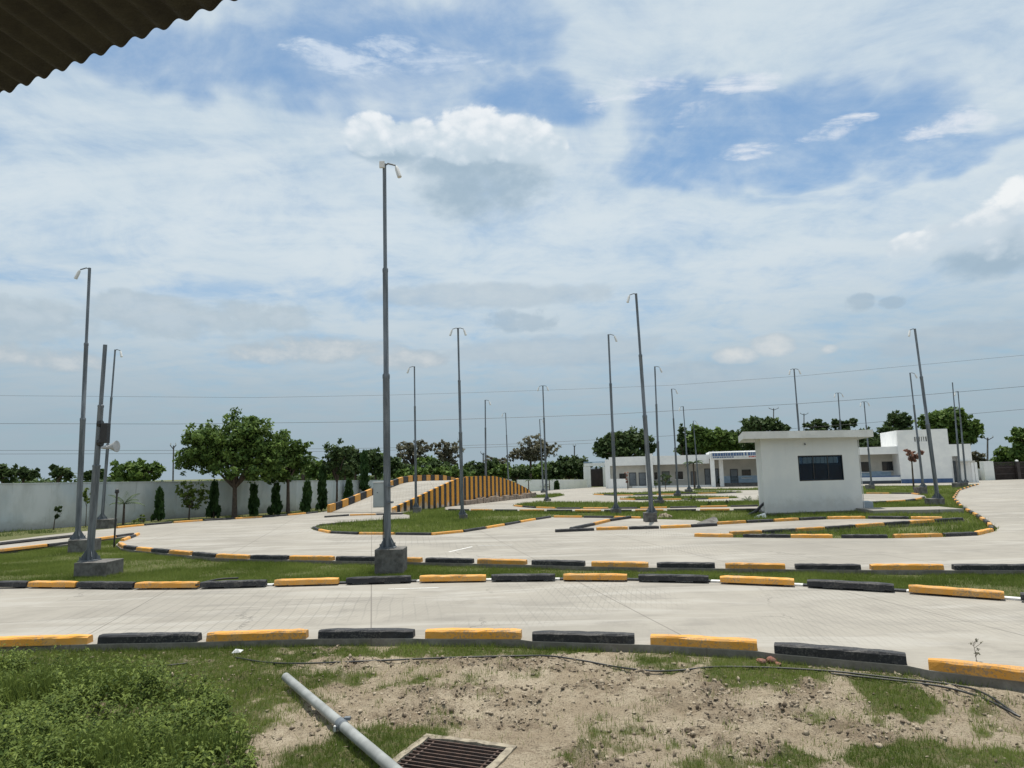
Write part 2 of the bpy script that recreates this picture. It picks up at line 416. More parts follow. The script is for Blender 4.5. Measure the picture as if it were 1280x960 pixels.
def leaf_mat(name, dark, light, trans=.25, rough=.6, spec=.15):
    m, nt, bs = new_mat(name)
    a = nt.nodes.new('ShaderNodeAttribute'); a.attribute_name = 'rnd'
    f = E(nt, a.outputs['Fac'])
    c = mixc(nt, f, dark, light)
    nt.links.new(c, bs.inputs['Base Color']); bs.inputs['Roughness'].default_value = rough; bs.inputs['Specular IOR Level'].default_value = spec
    tr = nt.nodes.new('ShaderNodeBsdfTranslucent'); nt.links.new(mixc(nt, .5, c, light), tr.inputs[0])
    mx = nt.nodes.new('ShaderNodeMixShader'); mx.inputs[0].default_value = trans
    nt.links.new(bs.outputs[0], mx.inputs[1]); nt.links.new(tr.outputs[0], mx.inputs[2])
    nt.links.new(mx.outputs[0], nt.nodes['Material Output'].inputs[0])
    return m
M['leaf_broad'] = leaf_mat('broad_leaves', (.032, .070, .016), (.160, .240, .058))
M['leaf_dark'] = leaf_mat('dark_leaves', (.022, .045, .016), (.095, .140, .050), .25)
M['leaf_ashoka'] = leaf_mat('ashoka_leaves', (.016, .040, .012), (.060, .115, .030), .2)
M['leaf_dry'] = leaf_mat('feathery_leaves', (.085, .088, .058), (.20, .19, .13), .3)
M['leaf_palm'] = leaf_mat('palm_leaves', (.030, .055, .022), (.10, .145, .065), .2)
M['leaf_lime'] = leaf_mat('lime_leaves', (.045, .08, .015), (.17, .22, .05), .3)
M['leaf_pink'] = leaf_mat('dead_leaves', (.20, .10, .075), (.38, .22, .17), .2)
M['grass'] = leaf_mat('grass_blades', (.065, .112, .014), (.225, .275, .070), .4)
M['grass_dry'] = leaf_mat('grass_sparse', (.060, .095, .022), (.16, .21, .065), .3)
M['weed'] = leaf_mat('weed_leaves', (.022, .050, .008), (.215, .275, .065), .35, .6)

def ground_mat():
    m, nt, bs = new_mat('soil_and_turf'); v = worldpos(nt)
    a = nt.nodes.new('ShaderNodeAttribute'); a.attribute_name = 'turf'; t = E(nt, a.outputs['Fac'])
    s = nt.nodes.new('ShaderNodeAttribute'); s.attribute_name = 'clod'; cl = E(nt, s.outputs['Fac'])
    n1 = noise(nt, v, 1.4, 8, .65); n2 = noise(nt, v, 14, 8, .7); n3 = noise(nt, v, 60, 5, .7)
    c = mixc(nt, n1.ss(.35, .65), (.42, .36, .27), (.30, .245, .175))
    c = mixc(nt, n2.ss(.50, .68)*.55, c, (.21, .165, .115))
    c = mixc(nt, (cl*.5+n2*1.2-.45).ss(.25, .75)*.7, c, (.20, .155, .11))
    c = mixc(nt, n3.ss(.50, .64)*.7, c, (.085, .066, .046))
    g = mixc(nt, n2.ss(.4, .62), (.075, .10, .030), (.15, .135, .07))
    far = mixc(nt, noise(nt, v, .02, 4).ss(.4, .6), g, (.12, .13, .06))
    c = mixc(nt, (t+(n2-.5)*.6).ss(.35, .7), c, far)
    nt.links.new(c, bs.inputs['Base Color']); bs.inputs['Roughness'].default_value = .97; bs.inputs['Specular IOR Level'].default_value = .15
    bump(nt, bs, n2*.8+n3*.5, 1.0, .05)
    return m
M['ground'] = ground_mat()
M['clod'] = basic('soil_clods', (.35, .295, .22), (.11, .085, .06), .97, 9, bmp=.6, bscale=60, wp=True, lo=.42, hi=.58)
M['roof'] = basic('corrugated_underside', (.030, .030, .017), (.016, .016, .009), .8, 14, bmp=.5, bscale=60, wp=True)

# ------------------------------------------------------------------ layout in photograph pixels, put on the ground plane
row1 = [(-330, 835), (-150, 817), (0, 807), (95, 806), (121, 805), (240, 803), (300, 801), (383, 799), (398, 798.5), (515, 798), (530, 798.5), (650, 799.5), (665, 801.5), (792, 805.5), (813, 806), (947, 814), (968, 817), (1134, 832), (1162, 838), (1280, 852), (1420, 872), (1700, 925)]
row2 = [(-420, 742), (0, 734), (92, 735), (165, 736), (245, 735.5), (330, 733), (420, 730.5), (512, 728), (606, 726.5), (693, 725.5), (783, 726), (885, 728), (992, 732.5), (1117, 739.5), (1256, 749.5), (1420, 763), (1800, 800)]
row3 = [(145, 681), (151, 685.5), (168, 688), (187, 690), (208, 692), (237, 694.5), (268, 697.5), (310, 699), (358, 700), (415, 701), (490, 702), (525, 703), (590, 704.5), (657, 706), (730, 708), (810, 709.5), (894, 710.5), (982, 711.7), (1077, 712.5), (1181, 712.8), (1280, 713), (1420, 713), (1800, 715)]
def P(lst, z=0.0): return [G(x, y, z) for x, y in lst]
strip = row2[::-1]+[(-420, 735), (0, 689.5), (30, 686), (58, 683), (85, 680.5), (125, 674.5), (163, 670), (169, 668), (163, 671.5), (150, 676)]+row3
islandA = [(388, 660), (392, 662.5), (410, 666.5), (440, 668), (500, 668.5), (545, 669), (575, 666), (620, 659), (660, 651.5), (690, 646.5), (760, 647), (822, 649), (868, 650), (897, 656), (933, 654), (967, 652.5), (998, 650.7), (1033, 649.2), (1080, 648.6), (1139, 649.2), (1177, 649.6), (1206, 650.4), (1170, 652.8), (1120, 656), (1032, 662.5), (955, 667), (866, 670.5),
           (917, 672), (988, 672.5), (1050, 673), (1110, 673), (1179, 671.3), (1222, 669.5), (1243, 664.5), (1247, 660), (1240, 655), (1225, 645), (1205, 634), (1194, 623), (1200, 613), (1215, 608), (1224, 605.5), (1195, 606.3), (1080, 607.5), (1050, 608), (1050, 617.3), (1140, 617.5), (1155, 619.3), (1158, 621.5), (1152, 624), (1130, 626.8), (1080, 629), (1030, 630), (1000, 632), (1000, 637), (960, 637.5), (860, 638.3), (760, 639), (640, 638.7), (580, 638), (556, 636.8), (556, 633.6), (535, 636), (497, 641.5), (505, 642.8), (512, 643.8), (512, 648), (470, 650), (430, 652.5), (400, 655)]
E2 = [(640, 632), (655, 629), (690, 628), (760, 628.5), (860, 627.2), (1010, 626), (1010, 632), (900, 633.8), (800, 635.8), (700, 636), (660, 634.8)]
E1 = [(773, 624), (790, 622), (850, 621), (918, 621), (924, 622.6), (880, 624.2), (800, 625.4)]
E0 = [(740, 618), (760, 616.3), (800, 615.8), (830, 614.6), (925, 614.6), (928, 615.8), (900, 617), (850, 618), (770, 619.6)]
E00 = [(862, 611.8), (958, 610.4), (960, 612.4), (870, 613.6)]
E4 = [(665, 622.5), (668, 619.5), (700, 617.2), (706, 619.2), (690, 622)]
edge_up = [(-420, 712), (0, 676.5), (60, 669), (100, 664.5), (142, 660.5), (200, 655), (250, 651.5), (320, 647.5), (370, 643.8), (400, 640.5), (480, 629), (560, 621), (640, 616), (735, 609.6), (757, 608.6), (1000, 603.5), (1232, 600.5), (1300, 598.5), (1700, 600)]
lip = [(x, y) for x, y in row1]
outer = P(lip)+P(edge_up)[::-1]
holes_w = [P(h) for h in (strip, islandA, E2, E1, E0, E00, E4)]
# move the row-2 side of the strip back behind its blocks
n2 = len(row2)
for i in range(n2):
    v = holes_w[0][i]; holes_w[0][i] = v+Vector((v.x*.010, v.y*.010, 0))

def build_track():
    polys = [[Vector((v.x, v.y, 0)) for v in p] for p in [outer]+holes_w]
    tris = tessellate_polygon(polys)
    flat = [v for p in polys for v in p]
    mb = MB(); mb.add(flat, [tuple(t) for t in tris])
    for p in polys:
        n = len(p)
        vs = p+[Vector((v.x, v.y, -.45)) for v in p]
        mb.add(vs, [(i, (i+1) % n, n+(i+1) % n, n+i) for i in range(n)])
    o = mb.build('concrete_track', M['track'])
    # keep the top facing up
    return tag(o, kind='structure')
build_track()

# ground sheet
edge = P(row1); ex = np.array([v.x for v in edge]); ey = np.array([v.y for v in edge])
o_ = np.argsort(ex); ex = ex[o_]; ey = ey[o_]
drain_c = G(585, 948, -.2)
DZ = -.165
D00 = G(535, 919, DZ); D10 = G(640, 933, DZ); DUX = (D10-D00).normalized(); DL1 = (D10-D00).length; DL2 = .80
_p = Vector((DUX.y, -DUX.x, 0)); _p = _p if _p.y < 0 else -_p
_q = (G(470, 955, DZ)-D00).normalized(); DUY = (_p*.85+_q*.15).normalized()
def drain_uv(x, y):
    det = DUX.x*DUY.y-DUX.y*DUY.x; dx = x-D00.x; dy = y-D00.y
    return (dx*DUY.y-dy*DUY.x)/det/DL1, (DUX.x*dy-DUX.y*dx)/det/DL2
def turf_fg(x, y):
    n = fbm(x*1.3, y*1.3, 4, 3); n_f = fbm(x*5, y*5, 3, 9)
    t = np.zeros_like(x)
    spots = [(60, 890, 330, 110, 1.0), (200, 850, 160, 40, 1.), (470, 938, 95, 34, 1.), (360, 870, 70, 30, .7), (380, 945, 60, 20, .8), (330, 813, 160, 10, .9), (620, 818, 330, 9, .95), (960, 843, 85, 24, 1.0), (1120, 872, 40, 28, .9), (1170, 945, 120, 18, .85),
             (830, 832, 80, 14, .6), (1000, 955, 60, 14, .5), (880, 945, 80, 22, .45), (1200, 855, 130, 12, .8), (480, 860, 90, 22, .35), (1060, 835, 120, 12, .8), (600, 860, 60, 20, .25), (790, 905, 90, 26, .3), (720, 945, 60, 14, .4), (1270, 930, 50, 40, .35)]
    for px, py, rx, ry, s in spots:
        c0 = G(px, py, -.17); rX = abs(G(px+rx, py, -.17).x-c0.x); rY = abs(G(px, py-ry, -.17).y-c0.y)+.03
        d = ((x-c0.x)/rX)**2+((y-c0.y)/rY)**2
        t = np.maximum(t, s*np.clip(1.35-d, 0, 1))
    return np.clip(t*1.1+(n-.5)*1.5+(n_f-.5)*1.3-.10, 0, 1)
def clodmask(x, y):
    return np.clip((fbm(x*1.9+5, y*3.0, 5, 21)-.44)*4, 0, 1)
def ground_h(x, y):
    e = np.interp(x, ex, ey); d = e-y
    base = -.10-.10*np.clip(d/2.5, 0, 1)
    cm = clodmask(x, y)
    rough = (fbm(x*2.2, y*2.2, 4, 5)-.5)*.09+(fbm(x*9, y*9, 4, 6)-.5)*(.06+.08*cm)+(fbm(x*17, y*17, 2, 66)-.5)*.03+np.maximum(0, fbm(x*5, y*5, 3, 61)-.52)*.22*(.35+cm)
    h = base+rough*np.clip(d/.25, .15, 1)
    h = np.minimum(h, -.07)
    u, v = drain_uv(x, y); dd = np.maximum(np.abs(u-.5), np.abs(v-.5))
    w = np.clip((.95-dd)/.4, 0, 1); h = h*(1-w)+(DZ-.022)*w+w*(fbm(x*9, y*9, 3, 6)-.5)*.03
    h = np.where(dd < .49, -.8+0*x, h)
    return np.where(d > 0, h, -.10)
xs = np.concatenate([-np.geomspace(3200, 7.2, 34), np.arange(-7, 8.2, .035), np.geomspace(8.4, 3200, 34)])
ys = np.concatenate([-np.geomspace(2000, 2, 14), np.arange(0, 4.4, .5), np.arange(4.6, 11.2, .035), np.geomspace(11.5, 4500, 45)])
XX, YY = np.meshgrid(xs, ys); zz = ground_h(XX.ravel(), YY.ravel())
tf = turf_fg(XX.ravel(), YY.ravel()); e_ = np.interp(XX.ravel(), ex, ey)
tf = np.where(YY.ravel() > e_, .85, tf); tf = np.where(YY.ravel() < 3, .3, tf)
nx_, ny_ = len(xs), len(ys)
idx = np.arange(nx_*ny_).reshape(ny_, nx_)
Fq = np.stack([idx[:-1, :-1], idx[:-1, 1:], idx[1:, 1:], idx[1:, :-1]], -1).reshape(-1, 4)
gr = npmesh('ground', np.stack([XX.ravel(), YY.ravel(), zz], 1), Fq, M['ground'], attrs={'turf': tf, 'clod': clodmask(XX.ravel(), YY.ravel())}, smooth=True)
tag(gr, kind='structure')
def gh(x, y): return float(ground_h(np.array([x]), np.array([y]))[0])

# ------------------------------------------------------------------ painted lip below the second row
def lip_strip():
    mb = MB(); pts = P(row2[1:-1]); acc = 0; seg = .34; k = 0
    # resample
    L = [0]
    for a, b in zip(pts, pts[1:]): L.append(L[-1]+(b-a).length)
    def at(s):
        for i in range(len(L)-1):
            if s <= L[i+1]: return pts[i].lerp(pts[i+1], (s-L[i])/(L[i+1]-L[i]))
        return pts[-1]
    s = 0
    while s < L[-1]-.01:
        a, b = at(s), at(min(L[-1], s+seg)); d = (b-a).normalized(); n = Vector((-d.y, d.x, 0))
        if n.y < 0: n = -n
        vs = []
        for p in (a, b):
            for q, z in ((0, -.004), (0, .034), (.15, .036), (.15, -.004)):
                vs.append((p+n*q)+Vector((0, 0, z)))
        mb.add(vs, [(0, 4, 5, 1), (1, 5, 6, 2), (2, 6, 7, 3), (0, 1, 2, 3), (4, 7, 6, 5)], k % 2)
        s += seg; k += 1
    o = mb.build('painted_strip', [M['whitep'], M['blackp']])
    tag(o, 'low strip painted in short white and black dashes under the second kerb row', 'painted strip')
lip_strip()

def road_mark(p0, p1, w):
    a = G(*p0); b = G(*p1); d = (b-a).normalized(); n = Vector((-d.y, d.x, 0))*w/2; mb = MB()
    mb.add([(*(q+Vector((0, 0, .004))),) for q in (a-n, b-n, b+n, a+n)], [(0, 1, 2, 3)])
    tag(mb.build('road_marking', M['whitep']), kind='structure')
road_mark((485, 736.6), (549, 734.6), .05); road_mark((561, 690), (590, 683.5), .07); road_mark((598, 682), (640, 681.3), .05)
# ------------------------------------------------------------------ kerb blocks
def ordw(i):
    return ['first', 'second', 'third', 'fourth', 'fifth', 'sixth', 'seventh', 'eighth', 'ninth', 'tenth'][i] if i < 10 else '%dth' % (i+1) if (i+1) % 10 not in (1, 2, 3) or 10 < (i+1) < 14 else '%d%s' % (i+1, {1: 'st', 2: 'nd', 3: 'rd'}[(i+1) % 10])
def kerb_block(a, b, colr, label, group, w=.16, h=.115, z=0.0, detail=True):
    L = (b-a).length; d = (b-a).normalized(); n = Vector((-d.y, d.x, 0))
    if n.y < 0: n = -n
    rz = math.atan2(d.y, d.x)
    sgn = 1 if (n - Vector((-math.sin(rz), math.cos(rz), 0))).length < 1e-3 else -1
    ch = .022
    prof = [(0, 0), (.004, h-ch), (ch, h), (w-ch, h), (w-.004, h-ch), (w, 0)]
    nseg = max(2, int(L/.12)) if detail else 1
    vs = []; fs = []
    k = len(prof)
    for i in range(nseg+1):
        t = i/nseg; x = L*t; inset = .014 if i in (0, nseg) else 0
        if i == 0: x += 0.0
        for j, (u, zz_) in enumerate(prof):
            jz = random.uniform(-.006, .004) if detail and j in (1, 2, 3, 4) else 0
            ju = random.uniform(-.005, .005) if detail and j in (1, 2, 3, 4) else 0
            uu = u+(inset if u < w/2 else -inset)*(1 if j not in (0, 5) else .3)+ju
            vs.append((x, sgn*uu, zz_-(inset*.6 if 0 < j < 5 else 0)+jz))
    for i in range(nseg):
        for j in range(k-1):
            fs.append((i*k+j, (i+1)*k+j, (i+1)*k+j+1, i*k+j+1))
        fs.append((i*k+k-1, (i+1)*k+k-1, (i+1)*k, i*k))
    fs.append(tuple(range(k))); fs.append(tuple(nseg*k+j for j in range(k))[::-1])
    mb = MB(); mb.add(vs, fs)
    o = mb.build('kerb_block', M[colr])
    o.location = (a.x, a.y, z+.001); o.rotation_euler = (random.uniform(-.012, .012), random.uniform(-.004, .004), rz)
    tag(o, label, 'kerb block', group)
    return o
def yat(row, x):
    return float(np.interp(x, [p[0] for p in row], [p[1] for p in row]))
def px_row(row, spans, where, group, z=0.0, back=0.0, first='yellow', colors=None, dy=0.0):
    cnt = {'yellow': 0, 'blackp': 0}
    for i, (x0, x1, c) in enumerate(spans):
        cname = {'y': 'yellow', 'b': 'blackp'}[c]
        a = G(x0, yat(row, x0)+dy, z); b = G(x1, yat(row, x1)+dy, z)
        d = (b-a).normalized(); n = Vector((-d.y, d.x, 0)); n = n if n.y > 0 else -n
        a = a+n*back; b = b+n*back
        word = 'yellow' if c == 'y' else 'black'
        kerb_block(a, b, cname, '%s %s block from the left %s' % (ordw(cnt[cname]), word, where), group, z=z)
        cnt[cname] += 1
px_row(row1, [(-40, 108, 'y'), (121, 246, 'b'), (257, 382, 'y'), (397, 516, 'b'), (531, 651, 'y'), (665, 793, 'b'), (813, 947, 'y'), (968, 1134, 'b'), (1161, 1330, 'y')],
       'in the nearest kerb row by the soil', 'kerb blocks of the nearest row', back=.004)
px_row(row2, [(-40, 31, 'b'), (33, 92, 'y'), (94, 164, 'b'), (167, 245, 'y'), (249, 331, 'b'), (342, 422, 'y'), (432, 513, 'b'), (524, 607, 'y'), (614, 694, 'b'), (704, 784, 'y'), (798, 886, 'b'), (900, 993, 'y'), (1009, 1118, 'b'), (1136, 1256, 'y'), (1276, 1400, 'b')],
       'in the second kerb row from the camera', 'kerb blocks of the second row', z=.036, back=.012, dy=-.6)
px_row(row3, [(146, 152, 'y'), (153, 167, 'b'), (169, 186, 'y'), (188, 208, 'b'), (210, 236, 'y'), (239, 267, 'b'), (269, 309, 'y'), (312, 358, 'b'), (361, 415, 'y'), (419, 497, 'b'), (502, 525, 'y'), (531, 590, 'b'), (596, 657, 'y'), (664, 730, 'b'), (739, 810, 'y'), (821, 894, 'b'), (907, 982, 'y'), (995, 1077, 'b'), (1090, 1181, 'y'), (1194, 1310, 'b')],
       'in the third kerb row behind the grass strip', 'kerb blocks of the third row', back=.01)
islandB = [(866, 671), (917, 672), (988, 672.5), (1050, 673), (1110, 673), (1179, 671.3), (1222, 669.5), (1245, 664)]
px_row(islandB, [(868, 916, 'y'), (929, 988, 'b'), (989, 1041, 'y'), (1053, 1110, 'b'), (1119, 1179, 'y'), (1182, 1222, 'b'), (1224, 1243, 'y')],
       'along the wedge island near edge', 'kerb blocks of the wedge island', back=.0)
diagB = [(880, 670), (955, 667), (1032, 662.5), (1120, 656), (1170, 652.8), (1206, 650.4)]
px_row(diagB, [(914, 953, 'y'), (956, 995, 'b'), (997, 1032, 'y'), (1034, 1070, 'b'), (1072, 1106, 'y'), (1107, 1138, 'b'), (1139, 1169, 'y'), (1171, 1205, 'b')],
       'on the diagonal edge of the wedge island', 'kerb blocks of the diagonal edge')
boothrow = [(897, 656), (933, 654), (967, 652.5), (998, 650.7), (1033, 649.2), (1080, 648.6), (1139, 649.2), (1177, 649.6), (1200, 650)]
px_row(boothrow, [(899, 933, 'y'), (935, 967, 'b'), (969, 999, 'y'), (1001, 1033, 'b'), (1035, 1082, 'y'), (1085, 1136, 'b'), (1139, 1178, 'y')],
       'in the row just before the white booth', 'kerb blocks before the booth')
midrow = [(746, 663), (785, 662), (823, 661), (863, 659.5), (897, 657.5)]
px_row(midrow, [(746, 785, 'y'), (787, 824, 'b'), (827, 864, 'y'), (866, 897, 'b')], 'in the short row before the middle pole plinth', 'kerb blocks of the short middle row')
px_row([(695, 665.5), (743, 663.5)], [(695, 743, 'b')], 'lying alone beside the short middle row', 'kerb blocks of the short middle row')
px_row([(716, 662.8), (745, 656.5), (765, 651.5), (790, 648)], [(716, 744, 'b'), (745, 763, 'y'), (764, 790, 'b')], 'in the slanting row at the centre', 'kerb blocks of the slanting row')
def auto_row(pix, where, group, L=1.3, gap=.09, start=0, z=0.0, flip=False, h=.10):
    pts = P(pix, z); acc = [0]
    for a, b in zip(pts, pts[1:]): acc.append(acc[-1]+(b-a).length)
    def at(s):
        s = min(max(s, 0), acc[-1])
        for i in range(len(acc)-1):
            if s <= acc[i+1]+1e-9: return pts[i].lerp(pts[i+1], (s-acc[i])/max(1e-9, acc[i+1]-acc[i]))
    s = 0; k = start; cnt = [0, 0]
    while s+L*.5 < acc[-1]:
        a, b = at(s), at(min(acc[-1], s+L)); c = k % 2; word = ['yellow', 'black'][c]
        kerb_block(a, b, ['yellow', 'blackp'][c], '%s %s block %s' % (ordw(cnt[c]), word, where), group, h=h, detail=False)
        cnt[c] += 1; s += L+gap; k += 1
auto_row([(390, 660.8), (394, 663.2), (410, 666.8), (440, 668.3), (500, 668.8), (545, 669.3), (575, 666.3), (620, 659.3), (660, 651.8), (690, 647)], 'from the left around the green island before the ramp', 'kerb blocks of the green island', start=1, L=1.5)
auto_row([(692, 647), (760, 647.4), (800, 648.4)], 'from the left in the straight row before the middle pole', 'kerb blocks left of the middle pole', L=1.45)
auto_row([(1244, 663), (1240, 655.5), (1225, 645.5), (1205, 634.8)], 'from the front on the curve right of the concrete path', 'kerb blocks of the right curve', L=1.0, gap=.35, start=1)
auto_row([(1204, 633.5), (1194, 623.2), (1200, 613.4), (1215, 608.3), (1224, 605.8)], 'from the front on the far bend of the right road', 'kerb blocks of the far right bend', L=1.0, gap=.4, start=0)
auto_row([(642, 632.8), (660, 635), (700, 636.2), (800, 636), (900, 634), (955, 633)], 'from the left on the third grass strip edge', 'kerb blocks of the third grass strip', L=1.5, gap=.2)
auto_row([(560, 638), (640, 638.9), (760, 639.2), (860, 638.5), (956, 637.8)], 'from the left on the long island far edge', 'kerb blocks on the far edge of the long island', L=1.5, gap=.2, start=1)
auto_row([(775, 624.6), (800, 625.6), (880, 624.4), (922, 622.8)], 'from the left on the fourth grass strip edge', 'kerb blocks of the fourth grass strip', L=1.6, gap=.2)
auto_row([(742, 618.6), (770, 619.8), (850, 618.2), (926, 616)], 'from the left on the farthest grass strip edge', 'kerb blocks of the farthest grass strip', L=1.6, gap=.2)
auto_row([(1082, 629.2), (1130, 627), (1152, 624.3), (1158, 621.7)], 'from the left rounding the lane end beside the booth', 'kerb blocks of the lane end', L=1.5, gap=.08, start=1)
auto_row([(1083, 617.3), (1140, 617.3), (1154, 619)], 'from the left across the lane right of the booth', 'kerb blocks beyond the lane end', L=1.5, gap=.15)
auto_row([(0, 689.8), (30, 686.3), (58, 683.3), (85, 680.8), (125, 674.8), (168, 668.6)], 'from the left along the narrow lane at far left', 'kerb blocks of the narrow left lane', L=1.6, gap=.06, h=.10)
auto_row([(148, 660.4), (200, 655.2), (250, 651.6), (320, 647.6), (370, 643.9), (398, 640.8)], 'from the left at the foot of the whitewashed wall', 'kerb blocks along the wall foot', L=1.5, gap=.1, h=.10)
auto_row([(150, 676.6), (163, 672), (170, 668.6)], 'from the left on the hooked grass tip', 'kerb blocks of the hooked tip', L=1.0, gap=.05)
auto_row([(407, 647), (440, 644.6), (503, 643)], 'from the left on the thin divider at the ramp foot', 'kerb blocks of the thin divider', L=1.5, gap=.03, start=1, h=.10)
# black rail-like kerb on the left lane
mb = MB(); pts = P([(-60, 688), (0, 681.5), (45, 676.5), (92, 671.5)], 0.0)
mb.tube([p+Vector((0, 0, .05)) for p in pts], .07, 6)
tag(mb.build('lane_divider', M['blackp']), 'long thin black divider lying across the narrow lane at the left edge', 'lane divider')

# ------------------------------------------------------------------ ramp
def build_ramp():
    a = G(492, 641.0); b = G(667, 621.5); d = (b-a); Lr = d.length; d.normalize()
    n = Vector((-d.y, d.x, 0)); W = 4.9
    root = thing('ramp', a, 'long hump ramp of pale concrete with tall yellow and black striped side wall', 'ramp', rz=math.atan2(d.y, d.x))
    def onplane(px, py, off=0.0):
        r = ray(px, py); o = a+n*off
        t = (o-CAM).dot(n)/r.dot(n); p = CAM+r*t
        return (p-a).dot(d), p.z
    tp = [onplane(*q) for q in [(492, 634.5), (520, 622), (545, 610), (562, 602.5), (572, 598), (585, 595.8), (600, 595), (618, 595), (630, 598), (645, 603.5), (658, 610), (667, 617.5)]]
    ts = [p[0] for p in tp]; tz = [p[1] for p in tp]
    def top(s): return float(np.interp(s, ts, tz))
    def deck(s): return max(0.02, top(s)-.28)
    S = np.linspace(0, Lr, 40)
    # deck solid
    mb = MB(); vs = []
    for s in S: vs += [(s, .16, deck(s)), (s, W-.16, deck(s)), (s, .16, -.05), (s, W-.16, -.05)]
    fs = []
    for i in range(len(S)-1):
        q = i*4; fs += [(q, q+4, q+5, q+1), (q, q+2, q+6, q+4), (q+1, q+5, q+7, q+3)]
    mb.add(vs, fs+[(0, 1, 3, 2), (len(vs)-4, len(vs)-2, len(vs)-1, len(vs)-3)])
    mb.build('deck', M['track'], root)
    # striped side wall, yellow stripes stand a little proud
    mb = MB(); st = .34; k = 0; s = 0
    while s < Lr-.05:
        e = min(Lr, s+st); yy = -.012 if k % 2 == 0 else 0.0; t0, t1 = top(s), top(e); z0 = .002
        vs = [(s, yy, z0), (e, yy, z0), (e, yy, t1), (s, yy, t0), (s, .16, z0), (e, .16, z0), (e, .16, t1), (s, .16, t0)]
        mb.add(vs, [(0, 1, 2, 3), (4, 7, 6, 5), (3, 2, 6, 7), (0, 3, 7, 4), (1, 5, 6, 2)], k % 2)
        s = e; k += 1
    mb.build('side_wall', [M['ramp_yellow'], M['blackp']], root)
    # rubble footing
    mb = MB(); s0, s1 = onplane(578, 631)[0], Lr-.3
    x = s0
    while x < s1:
        w_ = random.uniform(.3, .6); hh = random.uniform(.30, .46)
        mb.box(x, x+w_-.01, -.22-random.uniform(0, .08), -.014, 0, hh); x += w_
    mb.build('stone_footing', M['stone'], root, bevel=.03)
    # blocks of the far parapet
    for i, s in enumerate(np.arange(-.2, Lr*.98, .62)):
        z0 = deck(s); z1 = deck(s+.56)
        m2 = MB(); h = .46
        m2.add([(s, W-.16, z0-.3), (s+.56, W-.16, z1-.3), (s+.56, W-.16, z1+h), (s, W-.16, z0+h), (s, W+.05, z0-.3), (s+.56, W+.05, z1-.3), (s+.56, W+.05, z1+h), (s, W+.05, z0+h)],
               [(0, 1, 2, 3), (4, 7, 6, 5), (3, 2, 6, 7), (0, 3, 7, 4), (1, 5, 6, 2)])
        m2.build('parapet_block', M[['yellow', 'blackp'][i % 2]], root)
def ramp_yellow():
    m, nt, bs = new_mat('worn_ramp_yellow'); v = worldpos(nt)
    s = nt.nodes.new('ShaderNodeSeparateXYZ'); nt.links.new(v, s.inputs[0])
    f = (noise(nt, v, 1.2, 6, .65)*1.2-E(nt, s.outputs[2])*.5).ss(.40, .62)
    c = mixc(nt, noise(nt, v, 6, 5).ss(.4, .7)*.4, (.66, .30, .035), (.46, .23, .05))
    c = mixc(nt, f*.8, c, (.50, .47, .42))
    nt.links.new(c, bs.inputs['Base Color']); bs.inputs['Roughness'].default_value = .8
    return m
M['ramp_yellow'] = ramp_yellow()
build_ramp()

